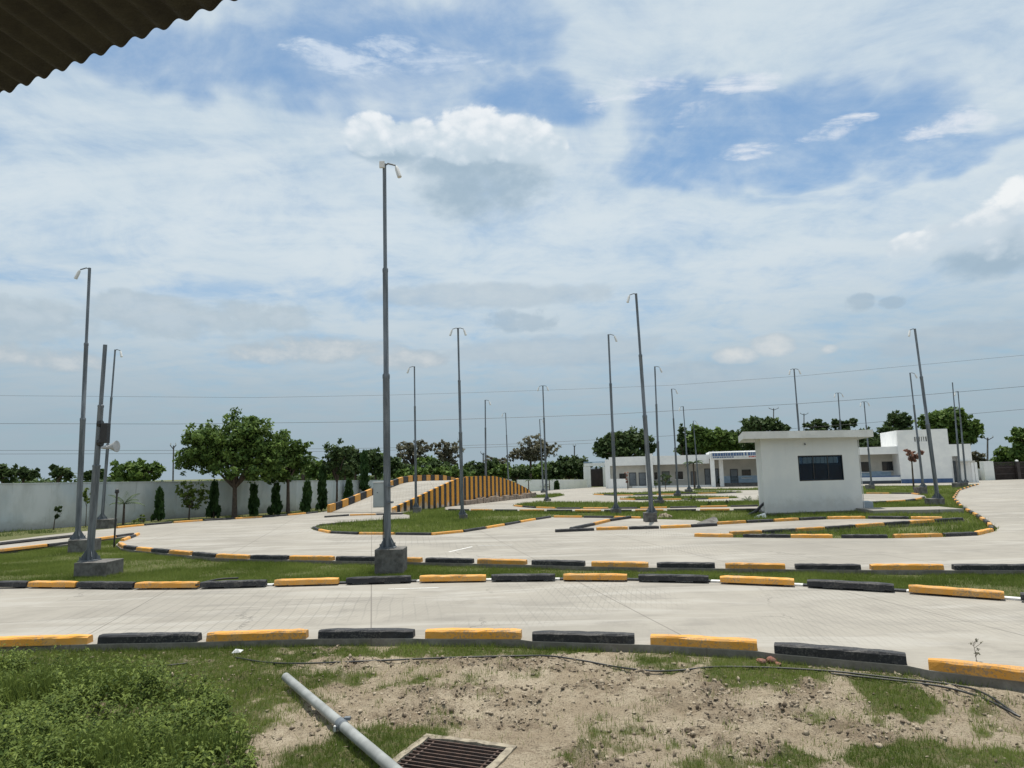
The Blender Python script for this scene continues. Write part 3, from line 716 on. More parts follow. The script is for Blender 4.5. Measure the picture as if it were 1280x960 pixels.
# ------------------------------------------------------------------ camera poles
def cam_head(root, top, side, s=1.0):
    sg = {'L': -1, 'R': 1}[side]
    mb = MB(); t = Vector(top)
    el_ = t+Vector((sg*.30*s, -.05, -.07*s))
    mb.tube([t+Vector((0, 0, -.05)), t+Vector((sg*.1, -.02, .0)), el_], .022*s, 6)
    arm = mb.build('camera_arm', M['galv'], root, smooth=True)
    m2 = MB(); a = el_+Vector((sg*.02, 0, -.03)); b = a+Vector((sg*.10*s, -.05, -.32*s))
    m2.tube([a, a.lerp(b, .25), b], [.035*s, .055*s, .06*s], 8)
    dcam = m2.build('camera', M['white_plastic'], root, smooth=True)
    return arm
def pole(px, tx, ty, by, plx0, plx1, plt, heads, label, r=.088, name='camera_pole', group='tall galvanised camera poles', junction=False, gusset=True, zb=-.1, cat='camera pole', plh=None):
    """px: x where the shaft meets the plinth; by: y of the plinth foot"""
    base = G((plx0+plx1)/2, by, zb); Y0 = base.y
    w = abs(AT(plx1, by, Y0).x-AT(plx0, by, Y0).x); base.y += w/2; Y0 = base.y
    pt = AT(px, plt, Y0); zt = max(.18, pt.z-zb)
    root = thing(name, base, label, cat, group)
    mb = MB(); mb.box(-w/2, w/2, -w/2, w/2, -.15, zt)
    mb.build('plinth', M['plinth'], root, bevel=.012)
    p0 = Vector((pt.x-base.x, 0, zt)); tp = AT(tx, ty, Y0); p1 = Vector((tp.x-base.x, 0, tp.z-zb))
    mb = MB()
    pts = []; rr = []
    for t, q in ((0, 1), (.42, 1), (.425, 1.08), (.432, 1.08), (.436, .78), (.70, .78), (.704, .85), (.711, .85), (.715, .56), (1, .56)):
        pts.append(p0.lerp(p1, t)); rr.append(r*q)
    mb.tube(pts, rr, 12); mb.build('shaft', M['galv'], root, smooth=True)
    if gusset:
        mb = MB(); bw = max(.19, r*2.2)
        mb.box(p0.x-bw, p0.x+bw, -bw, bw, zt+.002, zt+.025)
        for a_ in range(4):
            ang = a_*math.pi/2+math.pi/4; dx, dy = math.cos(ang), math.sin(ang); nx2, ny2 = -dy*.006, dx*.006
            vs = []
            for s_ in (-1, 1):
                for q, z in ((r*.8, .025), (bw*1.25, .025), (bw*1.2, .05), (r*.9, .30)):
                    vs.append((p0.x+dx*q+s_*nx2, dy*q+s_*ny2, zt+z))
            mb.add(vs, [(0, 1, 2, 3), (7, 6, 5, 4), (0, 4, 5, 1), (1, 5, 6, 2), (2, 6, 7, 3)])
        bp = mb.build('base_plate', M['galv'], root)
        mb = MB()
        for dx in (-1, 1):
            for dy in (-1, 1):
                mb.tube([(p0.x+dx*bw*.8, dy*bw*.8, zt), (p0.x+dx*bw*.8, dy*bw*.8, zt+.12)], .012, 6)
                mb.tube([(p0.x+dx*bw*.8, dy*bw*.8, zt+.026), (p0.x+dx*bw*.8, dy*bw*.8, zt+.05)], .024, 6)
        mb.build('bolts', M['galv'], bp)
    for h in heads: cam_head(root, p1, h)
    if junction:
        mb = MB(); mb.box(p1.x-.12, p1.x+.02, -.10, -.04, p1.z-.14, p1.z+.04)
        mb.build('junction_box', M['white_plastic'], root, bevel=.01)
    return root, p0, p1
pA, pB = 'galvanised camera pole ', 'tall galvanised camera pole '
pole(97, 112, 335, 692, 84, 110, 674, 'L', 'galvanised camera pole at the far left, just behind the speaker pole')
mroot, mp0, mp1 = pole(484.5, 480.5, 205, 719, 468, 503.5, 685, 'R', 'tallest nearest camera pole with a grey box, on a big plinth in the grass', junction=True)
pole(127.5, 144, 437, 661, 119, 136, 649, 'R', 'slim camera pole before the whitewashed wall, right behind the horn speaker', r=.075)
pole(520, 518, 458, 643, 516, 525.5, 634, 'L', 'slim camera pole in the grass directly before the foot of the striped ramp', r=.075)
pole(578, 572.5, 410, 650, 574, 584, 643, 'LR', 'two-armed camera pole in the green island, before the steep part of the striped wall', r=.09)
pole(607.5, 606.5, 500, 629, 603, 612, 622, 'R', 'camera pole standing against the stone footing of the striped ramp wall', r=.085)
pole(636, 632, 516, 617, 633, 639, 613, 'L', 'camera pole rising from behind the descending end of the striped ramp', r=.08)
pole(683.5, 678.5, 482, 628, 680, 689, 623.5, 'LR', 'two-armed camera pole just right of the descending end of the ramp', r=.085)
pole(679, 674.5, 524, 617, 676, 682, 613.5, 'R', 'shortest looking thin camera pole before the low white far wall', r=.08)
pole(770, 760.5, 418, 643.5, 765, 777, 636, 'R', 'camera pole left of the middle plinth pole, at the end of the slanting kerb row', r=.09)
pole(814.5, 795, 367, 655.5, 807, 822, 640.5, 'L', 'tall camera pole with left arm on a tapered plinth in the middle of the track', r=.10)
pole(825, 818.5, 458, 632.5, 820, 831, 625, 'R', 'camera pole in the third grass strip, first one right of the tapered plinth pole', r=.085)
pole(847.5, 839.5, 486, 623.5, 844, 851.5, 616.5, 'R', 'camera pole in the fourth grass strip, before the long building', r=.08)
pole(861.5, 854, 508, 617.5, 858, 866, 611.5, 'L', 'camera pole before the columns of the long building, left of the young palm', r=.08)
pole(873.5, 866.5, 526, 613, 870, 877, 609.5, 'R', 'farthest small camera pole close to the porch sign of the long building', r=.075)
pole(1005, 992.5, 461, 623, 1000, 1010, 617, 'LR', 'two-armed camera pole rising from behind the roof of the white booth', r=.085)
pole(1056, 1047.5, 491, 612.5, 1052, 1060, 607, 'LR', 'two-armed camera pole behind the right half of the booth roof', r=.085)
pole(1089.5, 1080, 502, 612.5, 1086, 1094, 606, 'LR', 'two-armed camera pole standing just right of the booth, before the veranda', r=.08)
pole(1154, 1137.5, 466, 619.5, 1149, 1160, 608.5, 'R', 'thin camera pole beside the dry sapling before the tall white block', r=.085)
pole(1172, 1143.5, 411, 634, 1166, 1182, 623, 'L', 'thick camera pole before the tall white block, its plinth behind the concrete path', r=.10)
pole(1201, 1190.5, 478, 610.5, 1196, 1205, 603.5, '', 'armless pole at the far bend, left one of a close pair', r=.08)
pole(1207.5, 1197.5, 489, 609, 1204, 1211, 603, 'L', 'camera pole at the far bend, right one of a close pair', r=.08)

# control box on the main pole
def control_box():
    Y0 = mroot.location.y
    a = AT(466.5, 634.5, Y0); b = AT(484, 603, Y0); o = mroot.location
    x0, x1, z0, z1 = a.x-o.x, b.x-o.x, a.z-o.z, b.z-o.z
    mb = MB(); mb.box(x0, x1, -.02, .22, z0, z1); bx = mb.build('control_box', M['box_grey'], mroot, bevel=.008)
    mb = MB(); mb.box(x0+.02, x1-.03, -.032, -.021, z0+.02, z1-.02); mb.build('box_door', M['box_grey'], bx, bevel=.003)
    mb = MB(); mb.box(x0-.01, x1+.01, -.04, .23, z1+.001, z1+.018); mb.build('box_lid', M['white_plastic'], bx, bevel=.004)
    mb = MB(); mb.tube([(x0+.11, -.045, (z0+z1)/2+.06), (x0+.11, -.033, (z0+z1)/2+.06)], .012, 8); mb.build('lock', M['black'], bx)
    mb = MB()
    for z in (z0+.10, z1-.12):
        mb.box(x1-.10, mp0.x+.13, .095, .12, z, z+.04); mb.box(mp0.x+.105, mp0.x+.13, -.12, .094, z, z+.04); mb.box(x1+.005, mp0.x+.104, -.12, -.10, z, z+.04)
    mb.build('bracket', M['galv'], bx)
    mb = MB(); mb.tube([(x1-.08, .1, z0), (x1-.08, .1, z0-.12), (mp0.x-.11, 0, z0-.22), (mp0.x-.11, 0, .7)], .014, 6); mb.build('cable', M['black'], bx)
control_box()

# speaker pole
sroot, sp0, sp1 = pole(112, 131.5, 431, 722, 91.5, 131, 701, '', 'thick grey pole with horn speaker and black case, on the left grass', r=.09, name='speaker_pole', group=None, cat='pole', gusset=True)
def speaker_parts():
    o = sroot.location; Y0 = o.y
    def L(px, py, dy=0): q = AT(px, py, Y0+dy); return Vector((q.x-o.x, dy, q.z-o.z))
    a, b = L(127.5, 554), L(137, 529)
    mb = MB(); mb.box(a.x, b.x, -.10, .06, a.z, b.z); cb = mb.build('black_case', M['black'], sroot, bevel=.01)
    mb = MB()
    for py in (530, 553.5):
        c = L(125, py); mb.tube([c+Vector((-.035, 0, 0)), c+Vector((.0, 0, 0)), c+Vector((.05, 0, 0))], .105, 10)
    mb.build('clamp_band', M['black'], sroot)
    h = L(127, 559.5, -.05); e = L(146, 558, -.05); d = (e-h).normalized()
    mb = MB(); Ls = (e-h).length
    prof = [(0, .03), (.15, .045), (.32, .05), (.38, .035), (.55, .06), (.75, .095), (.92, .14), (1.0, .155), (.97, .145), (.7, .045)]
    mb.tube([h+d*Ls*t for t, _ in prof], [r_ for _, r_ in prof], 20)
    mb.build('horn_speaker', M['horn'], sroot, smooth=True)
    mb = MB(); mb.tube([L(124, 560), h], .02, 6); mb.build('speaker_bracket', M['galv'], sroot)
speaker_parts()

# thin black post left
p = G(142.5, 685.5, -.1); t = AT(143, 617, p.y)
post = thing('garden_lamp_post', p, 'thin black post with a small cap beside the hooked kerb tip', 'post')
mb = MB(); mb.tube([(0, 0, 0), (0, 0, t.z+.1)], .032, 8); mb.build('post', M['black'], post)
mb = MB(); mb.tube([(0, 0, t.z+.1), (0, 0, t.z+.14), (0, 0, t.z+.24), (0, 0, t.z+.27)], [.05, .075, .06, .02], 8); mb.build('cap', M['black'], post)

# ------------------------------------------------------------------ booth
def build_booth():
    a = G(957, 645.5, -.1); b = G(1080, 641, -.1)
    d = b-a; W = d.length; d.normalize(); n = Vector((-d.y, d.x, 0)); D = 3.6
    root = thing('guard_booth', a, 'small white flat-roofed booth with dark three-pane window on the grass island', 'booth', rz=math.atan2(d.y, d.x))
    def onp(px, py, off=0.0):
        r = ray(px, py); o = a+n*off; t = (o-CAM).dot(n)/r.dot(n); p = CAM+r*t
        return (p-a).dot(d), p.z-a.z
    zt = onp(1000, 545)[1]; zf = onp(1000, 538.5, -.55)[1]
    wx0, wz0 = onp(999.5, 601.5); wx1, wz1 = onp(1052.5, 568.5); 
    T = .2
    mb = MB()
    def wall_front(y0, y1, x0, x1, z0, z1):
        mb.box(0, x0, y0, y1, 0, zt); mb.box(x1, W, y0, y1, 0, zt); mb.box(x0, x1, y0, y1, 0, z0); mb.box(x0, x1, y0, y1, z1, zt)
    wall_front(0, T, wx0, wx1, wz0, wz1)
    wall_front(D-T, D, wx0-.5, wx1+.5, 2.45, 3.15)
    mb.box(0, T, T, D-T, 0, zt); mb.box(W-T, W, T, D-T, 0, zt)
    mb.build('wall', M['booth'], root)
    mb = MB(); mb.box(T, W-T, T, D-T, .1, .14); mb.build('floor', M['cream_wall'], root)
    ov = .55; f0 = zt+.0015; x0 = onp(935, 545, -ov)[0]; x1 = onp(1097.5, 540, -ov)[0]
    mb = MB(); zm = onp(945, 549.5, -ov)[1]
    vs = [(x0, -ov, zf), (x1, -ov, zf), (x1, D+ov, zf), (x0, D+ov, zf), (x0, -ov, zm+.04), (x1, -ov, zm+.04), (x1, D+ov, zm+.04), (x0, D+ov, zm+.04),
          (-.0, -.02, f0), (W, -.02, f0), (W, D, f0), (0, D, f0)]
    mb.add(vs, [(0, 1, 2, 3), (0, 4, 5, 1), (1, 5, 6, 2), (2, 6, 7, 3), (3, 7, 4, 0), (4, 8, 9, 5), (5, 9, 10, 6), (6, 10, 11, 7), (7, 11, 8, 4), (8, 11, 10, 9)])
    mb.build('roof', M['roof_white'], root)
    mb = MB(); mb.box(-.12, W+.9, -.16, D+.2, -.02, .14); mb.build('plinth', M['plinth'], root, bevel=.01)
    # window
    win = MB(); fr = .045
    win.box(wx0, wx1, .03, .09, wz0, wz0+fr); win.box(wx0, wx1, .03, .09, wz1-fr, wz1)
    for k in range(4):
        x = wx0+(wx1-wx0-fr)*k/3; win.box(x, x+fr, .028, .092, wz0+fr, wz1-fr)
    w = win.build('window', M['black'], root)
    for k in range(3):
        x = wx0+fr+(wx1-wx0-fr)*k/3; g = MB(); g.box(x, x+(wx1-wx0-fr)/3-fr, .055, .063, wz0+fr, wz1-fr); g.build('pane', M['tint_glass'], w)
    g = MB()
    for k in range(13):
        x = wx0-.5+(wx1-wx0+1.0)*k/13; g.box(x, x+.02, D-.12, D-.10, 2.45, 3.15)
    g.box(wx0-.5, wx1+.5, D-.125, D-.095, 2.78, 2.82)
    g.build('window_grille', M['black'], root)
    mb = MB(); lx, lz = onp(1006, 555); mb.tube([(lx, 0, lz), (lx, -.05, lz), (lx+.02, -.10, lz-.03)], [.05, .04, .03], 8); mb.build('wall_lamp', M['grey_metal'], root)
    mb = MB(); mb.box(W+.03, W+.06, -.02, .02, .1, zt-.02); mb.build('drain_pipe', M['white_plastic'], root)
    # step block beside
    s = MB(); s.box(W+.10, W+.62, .3, 1.3, .142, .50); s.build('step', M['sky_grey'], root, bevel=.01)
    def skew(o):                                  # the plan is a parallelogram
        if o.type == 'MESH':
            for v in o.data.vertices: v.co.x += .47*v.co.y
        for ch in o.children: skew(ch)
    bpy.context.view_layer.update(); skew(root)
def booth_mat():
    m, nt, bs = new_mat('booth_plaster'); v = objvec(nt)
    s = nt.nodes.new('ShaderNodeSeparateXYZ'); nt.links.new(v, s.inputs[0]); x, y, z = (E(nt, s.outputs[i]) for i in range(3))
    c = mixc(nt, noise(nt, v, .8, 6).ss(.35, .65), (.70, .705, .69), (.64, .655, .655))
    st = noise(nt, comb(nt, x*5.0, y*5.0, z*.35), 1.0, 7, .7).ss(.52, .72)*z.ss(.8, 3.6)
    c = mixc(nt, st*.12, c, (.30, .29, .26))
    sp_ = (z*-1.0+noise(nt, v, 2.5, 7, .65)*1.3).ss(-.35, .35)
    c = mixc(nt, sp_*.3, c, (.30, .27, .22))
    nt.links.new(c, bs.inputs['Base Color']); bs.inputs['Roughness'].default_value = .88
    bump(nt, bs, noise(nt, v, 18, 7, .7), .25, .01); return m
M['booth'] = booth_mat()
M['roof_white'] = basic('roof_plaster', (.70, .70, .68), (.60, .60, .58), .85, 1.5, bmp=.06)
M['sky_grey'] = basic('blue_grey_plaster', (.33, .38, .42), (.28, .33, .37), .85, 2)
def tint():
    m, nt, bs = new_mat('tinted_glass')
    bs.inputs['Base Color'].default_value = (.008, .018, .032, 1); bs.inputs['Roughness'].default_value = .04
    tr = nt.nodes.new('ShaderNodeBsdfTransparent'); tr.inputs[0].default_value = (.55, .70, .85, 1)
    mx = nt.nodes.new('ShaderNodeMixShader'); mx.inputs[0].default_value = .8
    nt.links.new(bs.outputs[0], mx.inputs[1]); nt.links.new(tr.outputs[0], mx.inputs[2]); nt.links.new(mx.outputs[0], nt.nodes['Material Output'].inputs[0])
    return m
M['tint_glass'] = tint()
build_booth()
# concrete path slab to the booth
a = G(1092, 642.5, -.02); b = G(1205, 640.5, -.02)
d = (b-a).normalized(); n = Vector((-d.y, d.x, 0)); mb = MB(); q = 2.0
vs = [a, b, b+n*q, a+n*q]; mb.add([v+Vector((0, 0, -.12)) for v in vs]+[Vector((v.x, v.y, .14)) for v in vs], [(0, 1, 2, 3), (4, 5, 6, 7), (0, 1, 5, 4), (1, 2, 6, 5), (2, 3, 7, 6), (3, 0, 4, 7)])
tag(mb.build('raised_path', M['track'], bevel=.01), kind='structure')

# ------------------------------------------------------------------ long building
def build_long():
    a = G(757, 611.5, -.1); b = G(1192, 604.2, -.1)
    d = b-a; W = d.length; d.normalize(); n = Vector((-d.y, d.x, 0))
    root = thing('school_building', a, 'long low white building with verandas, porch sign and a taller block at its right end', 'building', rz=math.atan2(d.y, d.x))
    def onp(px, py, off=0.0):
        r = ray(px, py); o = a+n*off; t = (o-CAM).dot(n)/r.dot(n); p = CAM+r*t
        return (p-a).dot(d), p.z-a.z
    def rect(px0, py0, px1, py1, off=0.0):
        s0, z1 = onp(px0, py0, off); s1, z0 = onp(px1, py1, off); return s0, s1, z0, z1
    def slab(name, px0, py0, px1, py1, y0, y1, mat, parent=root, bev=0):
        s0, s1, z0, z1 = rect(px0, py0, px1, py1, y0); mb = MB(); mb.box(s0, s1, y0, y1, z0, z1); return mb.build(name, mat, parent, bevel=bev)
    D = 9.0; V = 2.2
    sx = lambda px: onp(px, 600)[0]
    zt1 = onp(820, 570)[1]; zo1 = onp(820, 581)[1]; zt2 = onp(1100, 558.5)[1]; zo2 = onp(1100, 567.8)[1]
    S = sx
    # roofs / parapets
    mb = MB(); mb.box(S(762), S(888), 0, D, zo1, zt1); mb.build('parapet', M['white_wall'], root)
    mb = MB(); mb.box(S(888)+.01, S(1130), -.0, D, zo2, zt2); mb.build('parapet', M['white_wall'], root)
    # back walls of the verandas
    mb = MB(); mb.box(S(763), S(809), .8, D-.2, 0, zo1-.01); mb.build('wall', M['cream_wall'], root)
    mb = MB(); mb.box(S(809)+.01, S(888), V, D-.2, 0, zo1-.01); mb.build('wall', M['cream_wall'], root)
    mb = MB(); mb.box(S(888)+.01, S(1128), V, D-.2, 0, zo2-.01); mb.build('wall', M['cream_wall'], root)
    # plinths and low walls
    mb = MB(); mb.box(S(790), S(888), -.12, 0, 0, onp(830, 607)[1]); mb.build('low_wall', M['white_wall'], root)
    mb = MB(); mb.box(S(896), S(1076), -.25, V, 0, .42); mb.build('plinth', M['plinth'], root)
    mb = MB(); mb.box(S(1076)+.01, S(1126), -.14, -.02, .42, onp(1100, 596.5)[1]); mb.build('low_wall', M['white_wall'], root)
    mb = MB(); mb.box(S(1076)+.01, S(1126), -.165, 0, 0, .42); mb.build('plinth', M['dark_band'], root)
    mb = MB(); mb.box(S(1076)+.01, S(1126), -.15, -.01, onp(1100, 596.3)[1], onp(1100, 594.8)[1]); mb.build('rail', M['blue_band'], root)
    mb = MB(); mb.box(S(1076)+.02, S(1122), V-.05, V-.002, .5, onp(1100, 589, V)[1]); mb.build('dado', M['sky_band'], root)
    mb = MB(); mb.box(S(898), S(1060), V-.05, V-.002, .43, 1.25); mb.build('dado', M['sky_band'], root)
    # columns
    for x0, x1, y0, tt in ((757, 763, 0, 574.5), (808, 817, -.16, 567)):
        s0, s1 = S(x0), S(x1); mb = MB(); mb.box(s0, s1, y0-.01, y0+.5, 0, onp((x0+x1)/2, tt)[1]); mb.build('column', M['white_wall'], root)
    # porch with sign
    px_off = -2.2
    s0, _, _, zt = rect(888, 566.5, 955, 575, px_off); s1 = onp(985, 575, px_off)[0]; zb_ = onp(900, 574.3, px_off)[1]
    mb = MB(); mb.box(s0, s1, px_off, 0.0-.003, zb_, zt-.02); po = mb.build('porch_roof', M['white_wall'], root)
    for x0, x1, off in ((889, 894.3, px_off+.1), (900, 905, -.7), (966, 971, px_off+.1)):
        q0, q1 = onp(x0, 600, off)[0], onp(x1, 600, off)[0]; mb = MB(); mb.box(q0, q1, off, off+.42, 0, zb_-.002); mb.build('column', M['white_wall'], root)
    # sign board lettering, blurred beyond reading in the photograph
    zs0, zs1 = zb_+.12, zt-.02
    mb = MB(); mb.box(s0+.05, s1-.1, px_off-.06, px_off-.003, zs0, zt+.03); sg = mb.build('sign_board', M['white_plastic'], po)
    mb = MB(); x = s0+.2; zm_ = zs0+(zs1-zs0)*.42
    while x < s1-.5:
        w_ = random.uniform(.12, .3)
        mb.box(x, x+w_, px_off-.075, px_off-.062, zm_, zs1+.0)
        x += w_+random.choice([.04, .05, .14])
    x = s0+.25
    while x < s0+(s1-s0)*.3: w_ = random.uniform(.1, .25); mb.box(x, x+w_, px_off-.075, px_off-.062, zs0+.05, zm_-.07); x += w_+.06
    mb.build('lettering', M['blue_band'], sg)
    mb = MB(); x = s0+(s1-s0)*.50
    while x < s1-.6: w_ = random.uniform(.1, .25); mb.box(x, x+w_, px_off-.075, px_off-.062, zs0+.05, zm_-.07); x += w_+.05
    mb.build('lettering', M['red_paint'], sg)
    # openings
    def door(px0, py0, px1, py1, off, mat='grey_metal'):
        s0, s1, z0, z1 = rect(px0, py0, px1, py1, off); mb = MB(); mb.box(s0, s1, off-.05, off-.004, z0, z1); dd = mb.build('door', M[mat], root)
        mb = MB(); mb.box(s1-.16, s1-.10, off-.08, off-.052, (z0+z1)/2-.06, (z0+z1)/2+.06); mb.build('handle', M['black'], dd)
        mb = MB(); f = .07; mb.box(s0-f, s0, off-.06, off-.003, z0, z1+f); mb.box(s1, s1+f, off-.06, off-.003, z0, z1+f); mb.box(s0, s1, off-.06, off-.003, z1, z1+f); mb.build('door_frame', M['black'], dd)
    def window(px0, py0, px1, py1, off):
        s0, s1, z0, z1 = rect(px0, py0, px1, py1, off); mb = MB(); f = .06
        mb.box(s0, s1, off-.05, off-.003, z0, z0+f); mb.box(s0, s1, off-.05, off-.003, z1-f, z1)
        for k in range(3):
            x = s0+(s1-s0-f)*k/2; mb.box(x, x+f, off-.048, off-.004, z0+f, z1-f)
        w = mb.build('window', M['black'], root)
        mb = MB(); mb.box(s0+f, s1-f, off-.03, off-.02, z0+f, z1-f); mb.build('pane', M['dark_glass'], w)
        mb = MB(); mb.box(s0-.1, s1+.1, off-.14, off-.002, z0-.08, z0-.003); mb.build('sill', M['white_wall'], w)
    window(774, 592, 783, 600, .8); door(787, 591.5, 795, 607, .8); door(799, 591.5, 808, 607, .8)
    window(818, 590.5, 822, 599.5, V); door(828, 590, 837, 606, V, 'green_door'); window(844, 589.5, 854, 599, V)
    door(864, 590, 870, 606, V); door(881, 586.5, 888, 606, V); door(890.5, 586.5, 898.5, 605, V)
    door(913, 587, 922.5, 604.5, V); window(927, 587, 939, 597, V); window(949, 586, 957, 596, V)
    window(1076, 577.5, 1087, 590, V); window(1102, 577, 1118, 588.3, V); door(1122.5, 576, 1131, 595.5, V)
    # white railing box at left corner
    mb = MB(); mb.box(S(761), S(784), -.9, -.8, 0, onp(770, 598.5)[1]); mb.build('low_wall', M['white_wall'], root)
    # tall block
    x0, x1 = S(1125.5), S(1189.5); zt = onp(1160, 536.8)[1]; zl = onp(1200, 555)[1]
    mb = MB(); hz0, hz1 = onp(1150, 552)[1], onp(1150, 546)[1]; hx0, hx1 = S(1147), S(1163)
    yb = -.30
    mb.box(x0, hx0, yb, 6, 0, zt); mb.box(hx1, x1, yb, 6, 0, zt); mb.box(hx0, hx1, yb, 6, 0, hz0); mb.box(hx0, hx1, yb, 6, hz1, zt)
    for k in range(1, 6):
        x = hx0+(hx1-hx0)*k/6; mb.box(x-.06, x+.06, yb+.05, yb+.3, hz0, hz1)
    mb.build('stair_block', M['white_wall'], root)
    mb = MB(); mb.box(hx0, hx1, yb+1.0, yb+1.1, hz0, hz1); mb.build('vent_shade_sheet', M['void'], root)  # added black sheet, stands in for the shade behind the vent holes
    mb = MB(); mb.box(x0, x1+.02, yb-.03, yb-.003, 0, .55); mb.build('base_band', M['blue_band'], root)
    # right low part
    x2 = S(1219); mb = MB(); dx0, dx1 = S(1194), S(1203)
    mb.box(x1+.005, dx0, .2, 8, 0, zl); mb.box(dx0, dx1, 1.2, 8, 0, zl); mb.box(dx1, x2, .2, 8, 0, zl); mb.box(dx0, dx1, .2, 1.2, onp(1200, 570)[1], zl)
    mb.build('side_wing', M['white_wall'], root)
    mb = MB(); mb.box(S(1200), S(1214), -1.5, .19, onp(1205, 578)[1], onp(1205, 576)[1]); mb.build('canopy', M['cream_wall'], root)
    for px in (1209, 1213): mb = MB(); mb.box(S(px), S(px)+.25, -1.45, -1.2, 0, onp(1205, 578)[1]-.002); mb.build('column', M['white_wall'], root)
    mb = MB(); mb.box(dx0+.05, dx1-.05, 1.15, 1.195, .05, 2.4); mb.build('door', M['grey_metal'], root)
M['green_door'] = basic('green_grey_door', (.16, .20, .17), (.12, .15, .13), .6, 2)
M['dark_band'] = basic('dark_blue_grey', (.07, .08, .10), (.05, .06, .07), .8, 2)
build_long()

# ------------------------------------------------------------------ compound walls and gates
def px_wall(name, pts, label, mat, thick=.23, cop=True):
    """pts: (px, y base, y top)"""
    B = [G(x, yb, -.1) for x, yb, yt in pts]; T = [AT(x, yt, b.y).z for (x, yb, yt), b in zip(pts, B)]
    root = thing(name, B[0], label, 'wall'); o = B[0]
    mb = MB(); mc = MB()
    for i in range(len(B)-1):
        a, b = B[i], B[i+1]; d = (b-a).normalized(); n = Vector((-d.y, d.x, 0)); n = n if n.y > 0 else -n
        q = [a, b, b+n*thick, a+n*thick]; tz = [T[i], T[i+1], T[i+1], T[i]]
        mb.add([(v.x-o.x, v.y-o.y, -.2) for v in q]+[(v.x-o.x, v.y-o.y, z-o.z) for v, z in zip(q, tz)], [(0, 1, 5, 4), (1, 2, 6, 5), (2, 3, 7, 6), (3, 0, 4, 7), (4, 5, 6, 7)])
        q = [a-n*.03, b-n*.03, b+n*(thick+.03), a+n*(thick+.03)]
        mc.add([(v.x-o.x, v.y-o.y, z-o.z+.003) for v, z in zip(q, tz)]+[(v.x-o.x, v.y-o.y, z-o.z+.06) for v, z in zip(q, tz)], [(0, 1, 2, 3), (0, 1, 5, 4), (1, 2, 6, 5), (2, 3, 7, 6), (3, 0, 4, 7), (4, 5, 6, 7)])
    mb.build('panel', M[mat], root)
    if cop: mc.build('coping', M['compound'], root)
px_wall('compound_wall', [(-260, 684, 609), (0, 665.5, 605.7), (60, 661, 604.8), (130, 655.5, 603.8), (220, 648, 602.8), (300, 643.5, 602.3), (370, 638.5, 601.8), (430, 630, 601.3), (480, 625, 600.8), (560, 620.5, 600), (640, 615, 599.6)],
        'long weathered whitewashed boundary wall running from the left edge to behind the ramp', 'compound')
px_wall('boundary_wall', [(648, 614.8, 599.6), (700, 612, 599.4), (734, 609.8, 599.2)], 'low bright white far wall between the ramp and the left gate', 'white_wall', cop=False)
px_wall('boundary_wall', [(1220, 601.3, 586), (1233, 600.8, 586)], 'short grey wall piece between the building and the right gate pillar', 'compound', cop=False)
def gate_left():
    o = G(730, 609.5, -.1); root = thing('entrance_gate', o, 'dark barred gate under a white frame with blue top beside the long building', 'gate'); Y0 = o.y
    def r(px0, py0, px1, py1, y0, y1, mb, mi=0):
        a = AT(px0, py1, Y0); b = AT(px1, py0, Y0); mb.box(a.x-o.x, b.x-o.x, y0, y1, a.z-o.z, b.z-o.z, mi)
    for x0, x1 in ((730.5, 738), (754.5, 757)):
        mb = MB(); r(x0, 583, x1, 610, 0, .5, mb); mb.build('pillar', M['white_wall'], root)
    mb = MB(); r(730, 578.5, 757.5, 583, -.05, .55, mb); mb.build('lintel', M['white_wall'], root)
    mb = MB(); r(730, 576.8, 757.5, 578.4, -.08, .6, mb); mb.build('roof_edge', M['sky_band'], root)
    mb = MB(); a = AT(738, 609, Y0); b = AT(754.5, 584, Y0); k = 0; x = a.x
    while x < b.x: mb.box(x-o.x, x-o.x+.07, .2, .27, .08, b.z-o.z); x += .15
    for z in (.1, 1.0, 2.1): mb.box(a.x-o.x, b.x-o.x, .18, .29, z, z+.1)
    mb.build('gate_leaf', M['gate_metal'], root)
    mb = MB(); mb.box(a.x-o.x, b.x-o.x, .3, .32, .1, (b.z-o.z)*.92); mb.build('gate_sheet', M['gate_metal'], root)
gate_left()
def gate_right():
    o = G(1232, 601.2, -.1); root = thing('sliding_gate', o, 'wide dark brown steel gate beside a white pillar at the right edge', 'gate'); Y0 = o.y
    a = AT(1232, 601, Y0); b = AT(1241.5, 576.5, Y0); mb = MB(); mb.box(0, b.x-a.x, 0, .7, -.1, b.z-o.z); mb.build('pillar', M['white_wall'], root, bevel=.02)
    c = AT(1340, 577, Y0); zt = AT(1250, 577.5, Y0).z-o.z; x = b.x-a.x+.02
    mb = MB()
    while x < c.x-a.x: mb.box(x, x+.05, .3, .35, .05, zt); x += .14
    for z in (.05, zt*.33, zt*.66, zt-.1): mb.box(b.x-a.x, c.x-a.x, .27, .38, z, z+.09)
    mb.build('gate_leaf', M['gate_metal'], root)
    mb = MB(); mb.box(b.x-a.x, c.x-a.x, .39, .41, .1, zt*.8); mb.build('gate_sheet', M['gate_brown'], root)
    e = AT(1272.5, 600, Y0).x-a.x; mb = MB(); mb.box(e, e+.35, -.1, .25, 0, zt-.02); g = mb.build('gate_post', M['gate_metal'], root)
    mb = MB(); mb.tube([(e+.17, .07, zt), (e+.17, .07, zt+.12), (e+.17, .07, zt+.22)], [.16, .18, .05], 8); mb.build('post_lamp', M['white_plastic'], root)
M['gate_brown'] = basic('brown_gate_sheet', (.085, .058, .05), (.06, .04, .036), .7, 1.5)
gate_right()

